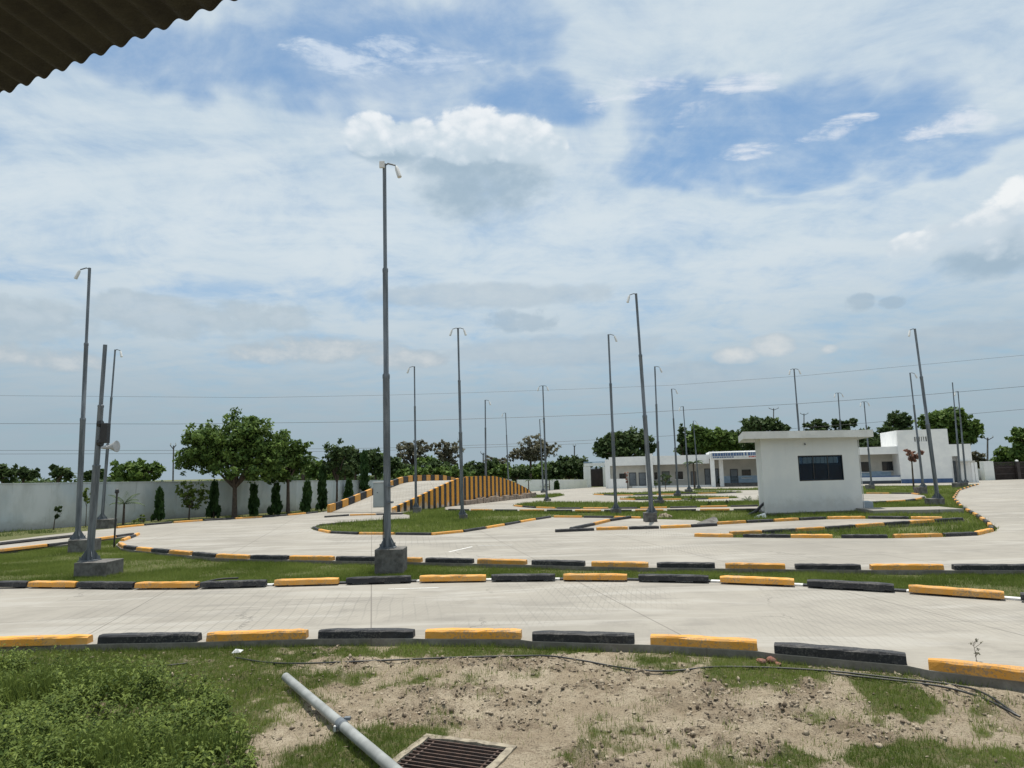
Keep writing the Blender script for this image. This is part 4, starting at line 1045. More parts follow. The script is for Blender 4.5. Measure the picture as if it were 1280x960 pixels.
# ------------------------------------------------------------------ leaves
def leaf_cloud(centers, radii, counts, size, droop=0.0, elong=1.7, flat=.75):
    """diamond leaves scattered round clump centres"""
    cen = np.repeat(np.asarray(centers, float), counts, axis=0); rad = np.repeat(np.asarray(radii, float), counts)
    n = len(cen); dirs = rng.normal(size=(n, 3)); dirs /= np.linalg.norm(dirs, axis=1)[:, None]
    rr = rad*rng.random(n)**.45
    p = cen+dirs*rr[:, None]*np.array([1, 1, flat])
    up = dirs*.6+rng.normal(size=(n, 3))*.6+np.array([0, 0, .5]); up /= np.linalg.norm(up, axis=1)[:, None]
    t = rng.normal(size=(n, 3)); t -= up*np.sum(t*up, 1)[:, None]; t /= np.linalg.norm(t, axis=1)[:, None]
    t[:, 2] -= droop; b = np.cross(up, t)
    s = size*rng.uniform(.6, 1.35, n)[:, None]
    V = np.stack([p-t*s*elong*.5, p+b*s*.5-up*s*.12, p+t*s*elong*.5, p-b*s*.5-up*s*.12], 1).reshape(-1, 3)
    Fc = np.arange(n*4).reshape(-1, 4)
    rn = np.repeat(np.clip(rng.beta(2, 2.4, n), 0, 1), 4)
    return V, Fc, rn
def tree(name, label, base, Yoff, blobs, kind='leaf_broad', trunk_r=.16, size=.20, dens=1.0, group=None, trunk_top=None, cat='tree', clump=.38, depth=.9, lean=0.0, bare=0.0, zb=-.1, limbs=9):
    """base: (px,py) foot on the ground, or (px, depth) when Yoff is given; blobs: crown ellipses in pixels (cx,cy,rx,ry)"""
    if Yoff: b0 = AT(base[0], 600, Yoff); b0.z = zb
    else: b0 = G(base[0], base[1], zb)
    Y0 = b0.y; sc_ = Y0/FPX
    root = thing(name, b0, label, cat, group)
    cs, rs, cnt = [], [], []
    for cx, cy, rx, ry in blobs:
        c = AT(cx, cy, Y0)-b0; RX, RZ = rx*sc_, ry*sc_
        nc = max(7, int(dens*38*(RX*RZ)/(max(.30, clump)**2*3+.3)))
        nc = min(nc, 120)
        for k in range(nc):
            d = rng.normal(size=3); d /= np.linalg.norm(d); r_ = (rng.random()**.4)
            q = np.array([d[0]*RX*r_, d[1]*RX*depth*r_, d[2]*RZ*r_])+np.array(c)
            q += rng.normal(size=3)*.13*min(RX, RZ)
            cs.append(q); cr = clump*rng.uniform(.38, 1.2)*min(RX, RZ)
            rs.append(cr); cnt.append(int(max(12, dens*50*(cr/(size*3))**2)))
    V, Fc, rn = leaf_cloud(cs, rs, cnt, size)
    tone = np.repeat(np.array([rng.uniform(-.30, .34) for _ in cs]), np.array(cnt)*4)
    npmesh('crown', V, Fc, M[kind], root, {'rnd': np.clip(rn+tone, 0, 1)})
    # trunk and limbs
    cs = np.array(cs); ctr = cs.mean(0); zmin = cs[:, 2].min()
    tt = trunk_top if trunk_top else max(.4, zmin+.15*(ctr[2]-zmin))
    mb = MB(); tp = Vector((ctr[0]*.25+lean, ctr[1]*.2, tt))
    mb.tube([(0, 0, -.15), (tp.x*.2, tp.y*.2, tt*.3), (tp.x*.7, tp.y*.6, tt*.75), tp], [trunk_r*1.25, trunk_r, trunk_r*.85, trunk_r*.8], 8)
    sel = rng.choice(len(cs), min(limbs, len(cs)), replace=False)
    for i in sel:
        e = Vector(cs[i]); mid = tp.lerp(e, .5)+Vector((rng.normal()*.12, rng.normal()*.12, .12*(e-tp).length))
        mb.tube([tp-Vector((0, 0, .1)), mid, e], [trunk_r*.55, trunk_r*.34, trunk_r*.1], 6)
    mb.build('trunk', M['bark'], root, smooth=True)
    return root
def ashoka(px, py, top, wpx, label, Yoff=None, group='young columnar ashoka trees by the wall'):
    b0 = G(px, py, -.1) if not Yoff else AT(px, 600, Yoff)
    if Yoff: b0.z = -.1
    Y0 = b0.y; H = AT(px, top, Y0).z+.1; W = wpx*Y0/FPX/2
    root = thing('ashoka_tree', b0, label, 'tree', group)
    cs, rs, cnt = [], [], []
    lean = random.uniform(-.06, .06); ph0 = random.uniform(0, 6)
    for k in range(70):
        t = rng.random()**.85; z = H*(.08+.9*t); w = W*(1.05-t)**.6*rng.uniform(.45, 1.0)*(1+.22*math.sin(t*11+ph0)); a = rng.random()*6.28
        cs.append([math.cos(a)*w*.8+lean*t*H*.3, math.sin(a)*w*.8, z]); rs.append(W*rng.uniform(.22, .42)); cnt.append(26)
    V, Fc, rn = leaf_cloud(cs, rs, cnt, max(.07, Y0*.0022), droop=1.2, elong=2.4, flat=1.1)
    npmesh('crown', V, Fc, M['leaf_ashoka'], root, {'rnd': rn})
    mb = MB(); mb.tube([(0, 0, -.1), (0, 0, H*.5), (lean*H*.2, 0, H*.9)], [.05, .035, .01], 6); mb.build('trunk', M['bark'], root)
def palm(px, py, crown_y, frond_px, label, Yoff=None, nf=16, trunk_r=.12, kind='leaf_palm', group=None, name='palm_tree', cat='palm', up=.6, leaf=.03):
    b0 = G(px, py, -.1) if not Yoff else AT(px, 600, Yoff)
    if Yoff: b0.z = -.1
    Y0 = b0.y; H = max(.05, AT(px, crown_y, Y0).z+.1); L = frond_px*Y0/FPX
    root = thing(name, b0, label, cat, group)
    Vs, n = [], 0
    for k in range(nf):
        a = 2*math.pi*k/nf+random.uniform(-.2, .2); e = random.uniform(.2, 1.25)*up+.25; Lk = L*random.uniform(.8, 1.1)
        hd = np.array([math.cos(a), math.sin(a), 0]); sd_ = np.array([-math.sin(a), math.cos(a), 0])
        prev = None
        for i in range(1, 15):
            t = i/14; ang = e-t*1.7*(1.1-up*.35)
            if prev is None: prev = np.array([0, 0, H])
            p = prev+(hd*math.cos(ang)+np.array([0, 0, 1])*math.sin(ang))*Lk/14
            ll = Lk*.34*math.sin(math.pi*min(.97, t*.85+.12)); w = Lk*leaf
            for s in (-1, 1):
                tip = p+sd_*s*ll*.8+hd*ll*.45+np.array([0, 0, -ll*.35])
                Vs += [p-hd*w, p+hd*w, tip]
            Vs += [prev, p, prev*.5+p*.5+np.array([0, 0, -w*1.5])]
            prev = p
    V = np.array(Vs); Fc = np.arange(len(V)).reshape(-1, 3)
    npmesh('fronds', V, Fc, M[kind], root, {'rnd': np.repeat(rng.random(len(Fc)), 3)})
    if H > .3:
        mb = MB(); mb.tube([(0, 0, -.1), (0, 0, H*.5), (0, 0, H+.05)], [trunk_r*1.2, trunk_r, trunk_r*.8], 8); mb.build('trunk', M['bark'], root)

# inside the wall, left
tree('shade_tree', 'largest tree of the left side, round dense green crown over the whitewashed wall', (293, 648), None,
     [(290, 545, 42, 28), (260, 560, 34, 26), (320, 555, 30, 32), (300, 580, 50, 22), (240, 575, 20, 16), (335, 575, 22, 24)], 'leaf_broad', .16, .13, 1.15, trunk_top=1.9, clump=.30, limbs=18)
tree('shade_tree', 'slimmer green tree right beside the largest tree, with a dark straight trunk', (360, 643), None,
     [(352, 568, 18, 26), (366, 575, 18, 22), (345, 590, 18, 14), (375, 568, 14, 18)], 'leaf_broad', .12, .16, 1.2, trunk_top=2.2)
palm(378, 636, 575, 22, 'fan-like palm showing behind the slimmer tree left of the ramp', nf=20, group='palms near the ramp')
palm(293, 644.5, 596, 20, 'small palm half hidden below the crown of the largest tree', nf=12, trunk_r=.08, group='palms near the ramp')
tree('round_tree', 'straight-stemmed tree with small round crown at the foot of the ramp', (421, 638), None, [(418, 572, 14, 16), (428, 565, 12, 12), (412, 580, 10, 10), (424, 585, 16, 10)], 'leaf_dark', .08, .16, 1.1, trunk_top=2.0)
ashoka(198, 651.5, 612, 13, 'cone-shaped young ashoka left of the straggly yellow-green bush')
ashoka(267, 648, 604, 15, 'narrow young ashoka just right of the straggly yellow-green bush')
ashoka(317, 645.5, 607, 13, 'drooping thin ashoka between the big tree trunk and the dense small cone')
ashoka(344, 643.5, 605, 15, 'dense small cone ashoka between the thin drooping one and the slim trunk')
ashoka(383, 641, 604, 15, 'broad small cone ashoka right of the dark slim trunk')
ashoka(402, 638.5, 585, 15, 'taller dark ashoka directly left of the first ramp block')
ashoka(436, 630, 602, 12, 'small dark ashoka behind the lower ramp blocks')
ashoka(455, 628, 565, 16, 'tallest column ashoka rising behind the ramp blocks left of the nearest pole')
ashoka(690+6, 613, 604.5, 5, 'tiny dark conifer before the low bright white far wall')
tree('yellow_bush', 'straggly bush with yellow-green leaves against the whitewashed wall', (236, 650.5), None, [(228, 610, 13, 10), (242, 614, 15, 12), (252, 620, 10, 12), (236, 630, 12, 12)], 'leaf_lime', .05, .11, 1.0, cat='bush', trunk_top=.8, clump=.4)
palm(154, 656, 630, 22, 'young palm with upright fronds before the whitewashed wall, behind the black post', nf=9, trunk_r=.06, up=1.15, leaf=.035, group=None)
tree('sapling', 'thin leaning sapling with few leaves before the wall at the left', (67, 662), None, [(73, 636, 5, 3), (70, 645, 3, 4)], 'leaf_dark', .025, .10, .9, cat='sapling', trunk_top=.6, limbs=3)
tree('sapling', 'thin upright sapling with pale leaves between the two left poles', (107, 659), None, [(110, 616, 7, 6), (108, 624, 5, 4)], 'leaf_lime', .02, .10, .7, cat='sapling', trunk_top=1.2, limbs=3)
tree('low_bush', 'pale weedy tuft growing against the wall right of the young palm', (180, 654), None, [(178, 647, 10, 5), (170, 650, 8, 3)], 'leaf_lime', .02, .09, .6, cat='bush', trunk_top=.15, limbs=3)
# beyond the left wall
TL = 'trees beyond the whitewashed wall'
for lab, px, Y_, bl, kd in [
    ('dark clumpy tree beyond the wall at the very left edge', 6, 62, [(2, 588, 10, 9), (10, 594, 8, 8), (-12, 590, 12, 12)], 'leaf_dark'),
    ('dark lumpy tree with two heads beyond the wall, second from the left edge', 28, 64, [(24, 587, 6, 6), (34, 594, 9, 7), (42, 592, 6, 6)], 'leaf_dark'),
    ('dark tree with ragged top beyond the wall, left of the far left pole', 72, 64, [(68, 588, 6, 5), (76, 592, 10, 8), (86, 594, 6, 5)], 'leaf_dark'),
    ('small dark tree beyond the wall between the two left poles', 118, 70, [(114, 595, 8, 6), (126, 594, 6, 6)], 'leaf_dark'),
    ('wide flat-topped acacia beyond the wall left of the largest tree', 175, 60, [(150, 590, 10, 12), (165, 584, 16, 8), (185, 584, 18, 6), (196, 586, 10, 4), (175, 594, 26, 8)], 'leaf_broad'),
    ('dark leafy tree beyond the wall directly left of the nearest pole', 470, 75, [(466, 572, 10, 12), (474, 582, 10, 12), (460, 584, 8, 10)], 'leaf_dark'),
    ('dark green tree with palm-like head beyond the wall above the lower ramp', 432, 72, [(428, 574, 12, 12), (436, 584, 12, 10), (416, 590, 14, 8)], 'leaf_dark'),
    ('dark green tree low beyond the ramp, right of the nearest pole', 510, 80, [(505, 588, 14, 10), (520, 592, 14, 8), (495, 584, 8, 10)], 'leaf_dark'),
    ('dark green tree low behind the ramp crest', 550, 80, [(545, 586, 16, 10), (562, 590, 14, 8), (575, 594, 10, 6)], 'leaf_dark'),
    ('green tree behind the ramp crest beside the armed pole', 612, 85, [(604, 588, 12, 9), (618, 586, 10, 10), (590, 592, 10, 6)], 'leaf_dark'),
    ('low dark bush mass behind the ramp end', 645, 90, [(640, 592, 12, 7), (655, 592, 10, 8)], 'leaf_dark'),
    ('broad dark green bush tree behind the low far wall left of the gate', 712, 100, [(705, 585, 16, 12), (722, 584, 14, 12), (690, 592, 12, 8), (728, 594, 8, 6)], 'leaf_dark')]:
    tree('background_tree', lab, (px, 600), Y_, bl, kd, .15, .34, .9, TL, clump=.42)
for lab, px, Y_, bl, kd in [
    ('low dark green tree filling the gap above the ramp foot', 446, 84, [(440, 586, 14, 10), (452, 580, 10, 12), (430, 592, 12, 7)], 'leaf_dark'),
    ('green tree just left of the nearest pole above the ramp blocks', 484, 82, [(480, 578, 10, 14), (490, 586, 12, 10)], 'leaf_broad'),
    ('low green belt tree under the left feathery tree', 522, 76, [(515, 592, 16, 7), (535, 592, 14, 8), (500, 594, 10, 6)], 'leaf_broad'),
    ('low green belt tree under the right feathery tree', 566, 76, [(560, 591, 16, 8), (580, 593, 14, 7)], 'leaf_broad'),
    ('low belt tree behind the armed pole at the ramp crest', 596, 92, [(592, 588, 14, 10), (602, 592, 10, 8)], 'leaf_dark'),
    ('leafy belt tree between the fan palm and the round tree at the ramp foot', 398, 70, [(396, 584, 14, 12), (386, 592, 10, 8), (406, 592, 12, 8)], 'leaf_broad'),
    ('tall belt tree just left of the column ashoka', 444, 78, [(442, 570, 9, 10), (450, 578, 10, 10), (438, 584, 10, 8)], 'leaf_dark'),
    ('bushy belt tree behind the first upper ramp blocks', 497, 78, [(494, 584, 12, 12), (506, 590, 12, 8)], 'leaf_dark'),
    ('bushy belt tree between the two feathery trees', 536, 82, [(534, 580, 12, 11), (544, 588, 12, 8)], 'leaf_broad'),
    ('dark belt tree behind the falling half of the striped wall', 632, 84, [(630, 586, 12, 9), (620, 592, 10, 7)], 'leaf_broad'),
    ('low belt tree under the thorn tree', 672, 104, [(664, 590, 16, 9), (680, 588, 12, 10), (648, 592, 12, 8)], 'leaf_broad')]:
    tree('background_tree', lab, (px, 600), Y_, bl, kd, .12, .30, .9, TL, clump=.45)
for lab, px, Y_, bl in [
    ('grey feathery half-bare tree beyond the ramp, left of two', 515, 84, [(508, 562, 13, 10), (524, 560, 14, 9), (516, 572, 18, 10)]),
    ('grey feathery half-bare tree beyond the ramp, right of two', 556, 84, [(550, 560, 13, 10), (566, 562, 12, 11), (556, 574, 16, 9)]),
    ('spreading grey-green thorn tree on a forked trunk above the ramp end', 663, 92, [(668, 556, 18, 12), (650, 566, 14, 8), (685, 562, 12, 10), (640, 572, 9, 5), (668, 570, 16, 9)]),
    ('low feathery tree behind the ramp crest', 622, 90, [(614, 576, 9, 7), (626, 580, 9, 8)])]:
    tree('feathery_tree', lab, (px, 600), Y_, bl, 'leaf_dry', .18, .24, .55, 'feathery trees beyond the ramp', clump=.36, limbs=16)
# behind the long building
TB = 'trees behind the long building'
for lab, px, Y_, bl, kd in [
    ('dark dense tree behind the left end of the long building', 782, 96, [(775, 552, 18, 13), (795, 552, 18, 14), (755, 560, 12, 12), (780, 568, 30, 10), (812, 562, 8, 8)], 'leaf_dark'),
    ('slender eucalyptus behind the building, left of the green grove', 855, 110, [(853, 545, 5, 14), (857, 560, 6, 10)], 'leaf_dark'),
    ('tall leafy grove tree behind the porch sign, left one', 876, 106, [(872, 548, 12, 16), (884, 552, 12, 14)], 'leaf_broad'),
    ('tall leafy grove tree behind the porch sign, right one', 903, 104, [(898, 548, 12, 13), (912, 554, 13, 12), (922, 562, 8, 8)], 'leaf_broad'),
    ('dark round-topped tree behind the left end of the booth roof', 950, 98, [(940, 534, 14, 12), (958, 530, 16, 9), (975, 534, 10, 7), (950, 552, 26, 16), (980, 548, 12, 14)], 'leaf_dark'),
    ('small ragged tree above the booth roof, between the first two poles there', 1020, 120, [(1012, 532, 6, 4), (1022, 530, 6, 6), (1030, 533, 6, 5), (1020, 545, 18, 10)], 'leaf_dark'),
    ('small ragged tree above the booth roof, beside the right pole there', 1048, 120, [(1044, 530, 5, 6), (1056, 532, 6, 6), (1066, 528, 4, 7), (1050, 545, 18, 10)], 'leaf_dark'),
    ('dark two-headed tree behind the veranda right of the booth', 1118, 98, [(1118, 524, 8, 8), (1130, 526, 8, 10), (1112, 538, 12, 10), (1128, 545, 14, 12), (1104, 552, 8, 10), (1090, 556, 12, 8)], 'leaf_dark'),
    ('large loose green tree behind the tall white block', 1185, 94, [(1175, 526, 16, 12), (1195, 524, 18, 12), (1210, 538, 14, 12), (1160, 528, 10, 12), (1200, 548, 16, 10), (1220, 532, 6, 8), (1180, 545, 20, 12)], 'leaf_broad'),
    ('dark tree filling the grove left of the booth roof', 926, 112, [(920, 552, 12, 14), (932, 556, 10, 12), (908, 562, 14, 8)], 'leaf_dark'),
    ('leafy grove tree behind the middle of the veranda parapet', 862, 118, [(858, 562, 12, 9), (872, 560, 12, 10)], 'leaf_dark'),
    ('dark tree showing between booth roof and two-headed tree', 1085, 112, [(1080, 546, 12, 10), (1096, 550, 10, 9), (1070, 552, 10, 8)], 'leaf_dark'),
    ('low grey-green bush behind the short grey wall at the right', 1222, 100, [(1222, 574, 8, 8), (1228, 580, 6, 6)], 'leaf_dry'),
    ('bright green bush behind the right gate, left part', 1258, 92, [(1254, 566, 10, 8), (1262, 572, 12, 10), (1250, 580, 8, 8)], 'leaf_broad'),
    ('bright green tree cut by the right edge above the gate', 1282, 84, [(1276, 545, 10, 10), (1284, 560, 14, 14), (1272, 566, 12, 8), (1262, 549, 9, 2), (1280, 582, 14, 10), (1300, 565, 14, 26)], 'leaf_broad')]:
    tree('background_tree', lab, (px, 600), Y_, bl, kd, .2, .36, .95, TB, clump=.40)
# planting near the building
tree('dry_sapling', 'sapling with dead pinkish leaves on a bare stem before the tall white block', (1142.5, 613), None, [(1137, 567, 6, 5), (1146, 570, 6, 5), (1140, 575, 4, 3), (1134, 563, 4, 2), (1151, 566, 4, 3)], 'leaf_pink', .07, .16, .55, cat='sapling', limbs=7, clump=.5)
palm(868.5, 612, 579, 14, 'young palm with drooping fronds before the porch sign', nf=14, trunk_r=.10, group=None, leaf=.05)
palm(935, 628.5, 627, 9, 'small low palm clump in the grass just left of the booth', nf=11, trunk_r=.05, up=1.2, leaf=.05, name='young_palm')
palm(950, 628.5, 624.5, 6, 'tiny dark palm touching the left side of the booth', nf=8, trunk_r=.05, up=1.2, leaf=.05, name='young_palm')
palm(676, 613, 609, 12, 'spiky grey-green plant before the low bright white far wall', nf=16, up=1.3, leaf=.05, name='spiky_plant', cat='plant')
palm(687, 614, 600, 6, 'slim small palm between the spiky plant and the tiny conifer', nf=9, trunk_r=.06, leaf=.05, name='young_palm')
palm(661, 617, 600.5, 5, 'small palm behind the last blocks of the ramp', nf=9, trunk_r=.06, leaf=.05, name='young_palm')
for i, (px, py, cx, cy, rx, ry, lb) in enumerate([(832, 613, 832, 599, 8, 6, 'round garden bush before the veranda left of the young palm'), (820, 612.5, 820, 605, 4, 4, 'small dark bush at the white column of the long building'),
     (785, 613, 784, 598, 3, 9, 'reddish upright shrub at the left end of the long building'), (898, 608.5, 900, 603, 4, 3.5, 'dark low bush beside the porch column')]):
    tree('garden_bush', lb, (px, py), None, [(cx, cy, rx, ry)], 'leaf_pink' if i == 2 else 'leaf_dark', .04, .14, .8, cat='bush', limbs=5)
for px, py, tx, ty, nm, lb in [(771, 600, 768.5, 583, 0, 'x')][:0]: pass
for px, py, lb in [(772, 581, 'left'), (797, 584, 'right')]:
    pass
for i, (px, py, r_, lb) in enumerate([(865, 626, 5, 'pale flowering tuft in the third grass strip'), (886, 632, 3, 'dark small shrub in the middle of the third grass strip'), (909, 631, 3, 'dark small shrub in the third grass strip, nearer the booth')]):
    tree('small_shrub', lb, (px, py+2), None, [(px, py-2, r_, 3)], 'leaf_lime' if i == 0 else 'leaf_dark', .03, .10, .7, cat='shrub', limbs=3)
# far treeline beyond everything
def treeline():
    cs, rs, cnt = [], [], []
    for k in range(330):
        px = random.uniform(-160, 1450); Y_ = random.uniform(150, 190); b = AT(px, 590, Y_); h = random.uniform(1.2, 4.2)*(1+.4*math.sin(px*.02)); h *= .8
        cs.append([b.x, Y_, h*.5]); rs.append(h*.75); cnt.append(60)
    V, Fc, rn = leaf_cloud(cs, rs, cnt, .7)
    tag(npmesh('far_treeline', V, Fc, M['leaf_dark'], None, {'rnd': rn}), 'low dark far treeline along the whole horizon', 'woods', kind='stuff')
treeline()

# ------------------------------------------------------------------ utility poles, wires
def upole(px, ytop, Y_, label, arm=1.4, r=.13, arms=1):
    b = AT(px, 600, Y_); b.z = -.1; t = AT(px, ytop, Y_)
    root = thing('utility_pole', b, label, 'utility pole', 'utility poles in the distance'); H = t.z+.1
    lx = AT(px-(0.0), ytop, Y_).x-b.x
    mb = MB(); mb.tube([(0, 0, 0), (lx, 0, H)], [r, r*.7], 8); mb.build('post', M['plinth'], root)
    for k in range(arms):
        mb = MB(); z = H-.25-k*.8
        mb.add([(lx-arm/2, -.05, z+.25), (lx-arm/2, -.05, z+.33), (lx, -.05, z-.1), (lx, -.05, z), (lx+arm/2, -.05, z+.25), (lx+arm/2, -.05, z+.33),
                (lx-arm/2, -.13, z+.25), (lx-arm/2, -.13, z+.33), (lx, -.13, z-.1), (lx, -.13, z), (lx+arm/2, -.13, z+.25), (lx+arm/2, -.13, z+.33)],
               [(0, 2, 3, 1), (2, 4, 5, 3), (6, 7, 9, 8), (8, 9, 11, 10), (0, 6, 8, 2), (2, 8, 10, 4), (1, 3, 9, 7), (3, 5, 11, 9), (0, 1, 7, 6), (4, 10, 11, 5)])
        ca = mb.build('crossarm', M['wire'], root)
        mb = MB()
        for q in (-arm/2+.05, arm/2-.05): mb.tube([(lx+q, -.09, z+.3), (lx+q, -.09, z+.5)], [.06, .04], 6)
        mb.build('insulator', M['white_plastic'], ca)
upole(1234.5, 547, 88, 'leaning concrete utility pole with v-shaped arm behind the right gate pillar')
upole(967, 510.5, 120, 'utility pole with crossarm over the dark tree left on the booth roof', 1.8)
upole(1005, 517, 130, 'small utility pole just right of the two-armed pole over the booth', 1.6)
upole(718, 557, 110, 'dark utility pole over the bushes left of the gate', .5)
upole(604, 566, 85, 'short pole with a dark drum behind the ramp crest', .7, .1)
upole(217, 617-60, 66, 'short double-headed post seen above the wall left of the largest tree', .6, .09)
def wire(pxs, Y_, label, r=.022):
    mb = MB(); pts = []
    for i in range(len(pxs)-1):
        (x0, y0), (x1, y1) = pxs[i], pxs[i+1]
        for k in range(8): t = k/8; pts.append(AT(x0+(x1-x0)*t, y0+(y1-y0)*t, Y_))
    pts.append(AT(*pxs[-1], Y_))
    mb.tube(pts, r, 4, cap=False); o = mb.build('power_line', M['wire']); tag(o, label, 'power line', 'power lines across the sky')
wire([(-200, 491), (0, 494.5), (320, 497), (480, 494), (600, 490.5), (730, 486), (840, 481.5), (1000, 470), (1280, 444), (1500, 420)], 118, 'highest thin power line crossing the whole sky', .02)
wire([(-200, 529), (0, 529.5), (220, 530), (480, 527), (640, 522), (760, 518), (1000, 504.5), (1150, 494), (1280, 483), (1500, 462)], 116, 'second power line from the top crossing the whole sky', .03)
wire([(-200, 562), (0, 563), (220, 563), (480, 560), (640, 555), (760, 549), (960, 538), (1080, 529), (1280, 511.5), (1500, 490)], 114, 'third power line, upper one of the close lower pair', .026)
wire([(-200, 567), (0, 567.5), (220, 567), (480, 563), (640, 558), (740, 554)], 112, 'lowest power line, just under the third one at the left', .026)

# ------------------------------------------------------------------ grass
def blades(name, poly, n, hmin, hmax, w, mat, z0=-.1, dens=None, label='short green grass', hfun=None):
    P_ = np.array([(v[0], v[1]) for v in poly]); lo = P_.min(0); hi = P_.max(0)
    xs_ = rng.uniform(lo[0], hi[0], n*6); ys_ = rng.uniform(lo[1], hi[1], n*6)
    k = inpoly(xs_, ys_, P_); xs_, ys_ = xs_[k], ys_[k]
    if dens is not None:
        k = rng.random(len(xs_)) < dens(xs_, ys_); xs_, ys_ = xs_[k], ys_[k]
    xs_, ys_ = xs_[:n], ys_[:n]; m_ = len(xs_)
    z = np.full(m_, z0) if hfun is None else hfun(xs_, ys_)
    cl = fbm(xs_*1.1, ys_*1.1, 3, 31)
    h = rng.uniform(hmin, hmax, m_)*(.55+.9*cl)
    a = rng.random(m_)*6.283; wv = w*rng.uniform(.6, 1.3, m_)
    lx = rng.normal(size=m_)*.35*h; ly = rng.normal(size=m_)*.35*h
    V = np.stack([np.stack([xs_-np.cos(a)*wv, ys_-np.sin(a)*wv, z-.01], 1), np.stack([xs_+np.cos(a)*wv, ys_+np.sin(a)*wv, z-.01], 1), np.stack([xs_+lx, ys_+ly, z+h], 1)], 1).reshape(-1, 3)
    rn = np.clip(rng.random(m_)*.55+(fbm(xs_*.7+9, ys_*.7, 3, 41)-.5)*1.6+.25, 0, 1)
    o = npmesh(name, V, np.arange(m_*3).reshape(-1, 3), M[mat], None, {'rnd': np.repeat(rn, 3)})
    tag(o, label, 'grass', kind='stuff')
vis = lambda poly, x0, x1: [v for v in poly]
hw = holes_w
def clip_x(poly, f):
    return poly
# grass strip between the lanes (limit to what the camera region needs)
sp_poly = P([(-60, 733)]+[p for p in row2[1:15]]+[(1340, 757), (1340, 713)]+row3[::-1][2:]+[(150, 676), (163, 671.5), (125, 674.5), (85, 680.5), (58, 683), (30, 686), (0, 689.5), (-60, 697)], -.06)
dn = lambda x, y: np.clip((fbm(x*.8, y*.8, 4, 77)-.28)*4, .15, 1)
blades('grass_strip', sp_poly, 230000, .045, .10, .005, 'grass', dens=dn, label='mown green grass strip between the front lane and the third kerb row')
blades('island_grass', hw[1], 110000, .10, .24, .014, 'grass', dens=lambda x, y: np.clip((fbm(x*.5, y*.5, 4, 78)-.30)*4, .10, 1)*np.where((x > 29) & (y > 45), .35, 1), label='rough green grass on the long island around the booth')
for i, (h_, lb) in enumerate([(hw[2], 'third grass strip before the long building'), (hw[3], 'fourth grass strip before the long building'), (hw[4], 'farthest grass strip before the long building'), (hw[5], 'sliver of grass at the porch foot'), (hw[6], 'grass patch at the end of the ramp')]):
    blades('far_grass', h_, [22000, 7000, 7000, 3000, 3000][i], .12, .30, .03, 'grass', label='green '+lb)
wallstrip = P([(-60, 676), (0, 672), (60, 666.5), (130, 660.5), (210, 654.5), (300, 648.5), (395, 641), (400, 639), (300, 646), (200, 653), (100, 659.5), (0, 665), (-60, 669)], -.1)
blades('verge_grass', wallstrip, 9000, .06, .22, .012, 'grass_dry', dens=lambda x, y: np.clip((fbm(x*.8, y*.8, 4, 79)-.4)*5, .05, 1), label='patchy grass verge along the foot of the whitewashed wall')
# foreground
fg_poly = P([(-40, 980), (-40, 817), (240, 812), (400, 807), (650, 808), (800, 814), (950, 823), (1134, 841), (1300, 864), (1300, 980)], -.15)
blades('soil_grass', fg_poly, 95000, .03, .085, .0032, 'grass', dens=lambda x, y: np.clip(turf_fg(x, y)*1.1-.08, .02, 1)**1.2, hfun=ground_h, label='patchy short grass growing on the bare foreground soil')
def weeds():
    poly = P([(-60, 1000), (-60, 832), (130, 838), (250, 862), (310, 905), (325, 1000)], -.15)
    P_ = np.array([(v.x, v.y) for v in poly]); lo = P_.min(0); hi = P_.max(0)
    xs_ = rng.uniform(lo[0], hi[0], 5200); ys_ = rng.uniform(lo[1], hi[1], 5200); k = inpoly(xs_, ys_, P_)
    k &= rng.random(len(xs_)) < np.clip((fbm(xs_*1.2, ys_*1.2, 3, 55)-.25)*3, .2, 1)
    xs_, ys_ = xs_[k], ys_[k]; z = ground_h(xs_, ys_)
    H = (.09+.48*np.clip(fbm(xs_*1.5, ys_*1.5, 3, 56)-.15,0,1))*rng.uniform(.7, 1.2, len(xs_))
    edge_d = np.clip((G(330, 960, -.15).x-xs_)*1.5, .35, 1); H *= edge_d
    Vs = []; rn = []
    for x, y, zz_, h in zip(xs_, ys_, z, H):
        lx, ly = rng.normal()*.05, rng.normal()*.05; base_r = rng.random()
        nl = int(6+h*26)
        for i in range(nl):
            t = (i+1)/nl; px_, py_, pz_ = x+lx*t, y+ly*t, zz_+h*t
            a = rng.random()*6.283; L = rng.uniform(.045, .11)*(1.15-.5*t); e = rng.uniform(-.4, .7); w = L*rng.uniform(.13, .26)
            d = np.array([math.cos(a)*math.cos(e), math.sin(a)*math.cos(e), math.sin(e)]); b = np.array([-math.sin(a), math.cos(a), 0])*w
            o = np.array([px_, py_, pz_]); mid = o+d*L*.5; tip = o+d*L+np.array([0, 0, -L*.3])
            Vs += [o, mid+b+np.array([0, 0, w*.4]), tip, mid-b+np.array([0, 0, w*.4])]
            r_ = min(1, max(0, (base_r*.45+rng.random()*.45+t*.15)**1.6)); rn += [r_]*4
    V = np.array(Vs); 
    tag(npmesh('weeds', V, np.arange(len(V)).reshape(-1, 4), M['weed'], None, {'rnd': np.array(rn)}), 'dense leafy green weeds in the lower left corner', 'weeds', kind='stuff')
weeds()
wl_poly = P([(-60, 1000), (-60, 834), (130, 842), (240, 866), (300, 905), (315, 1000)], -.15)
blades('tall_grass', wl_poly, 16000, .14, .34, .006, 'weed', dens=lambda x, y: np.clip((fbm(x*1.6, y*1.6, 4, 91)-.50)*6, .03, 1), hfun=ground_h, label='tall loose grass blades standing among the lower left weeds')
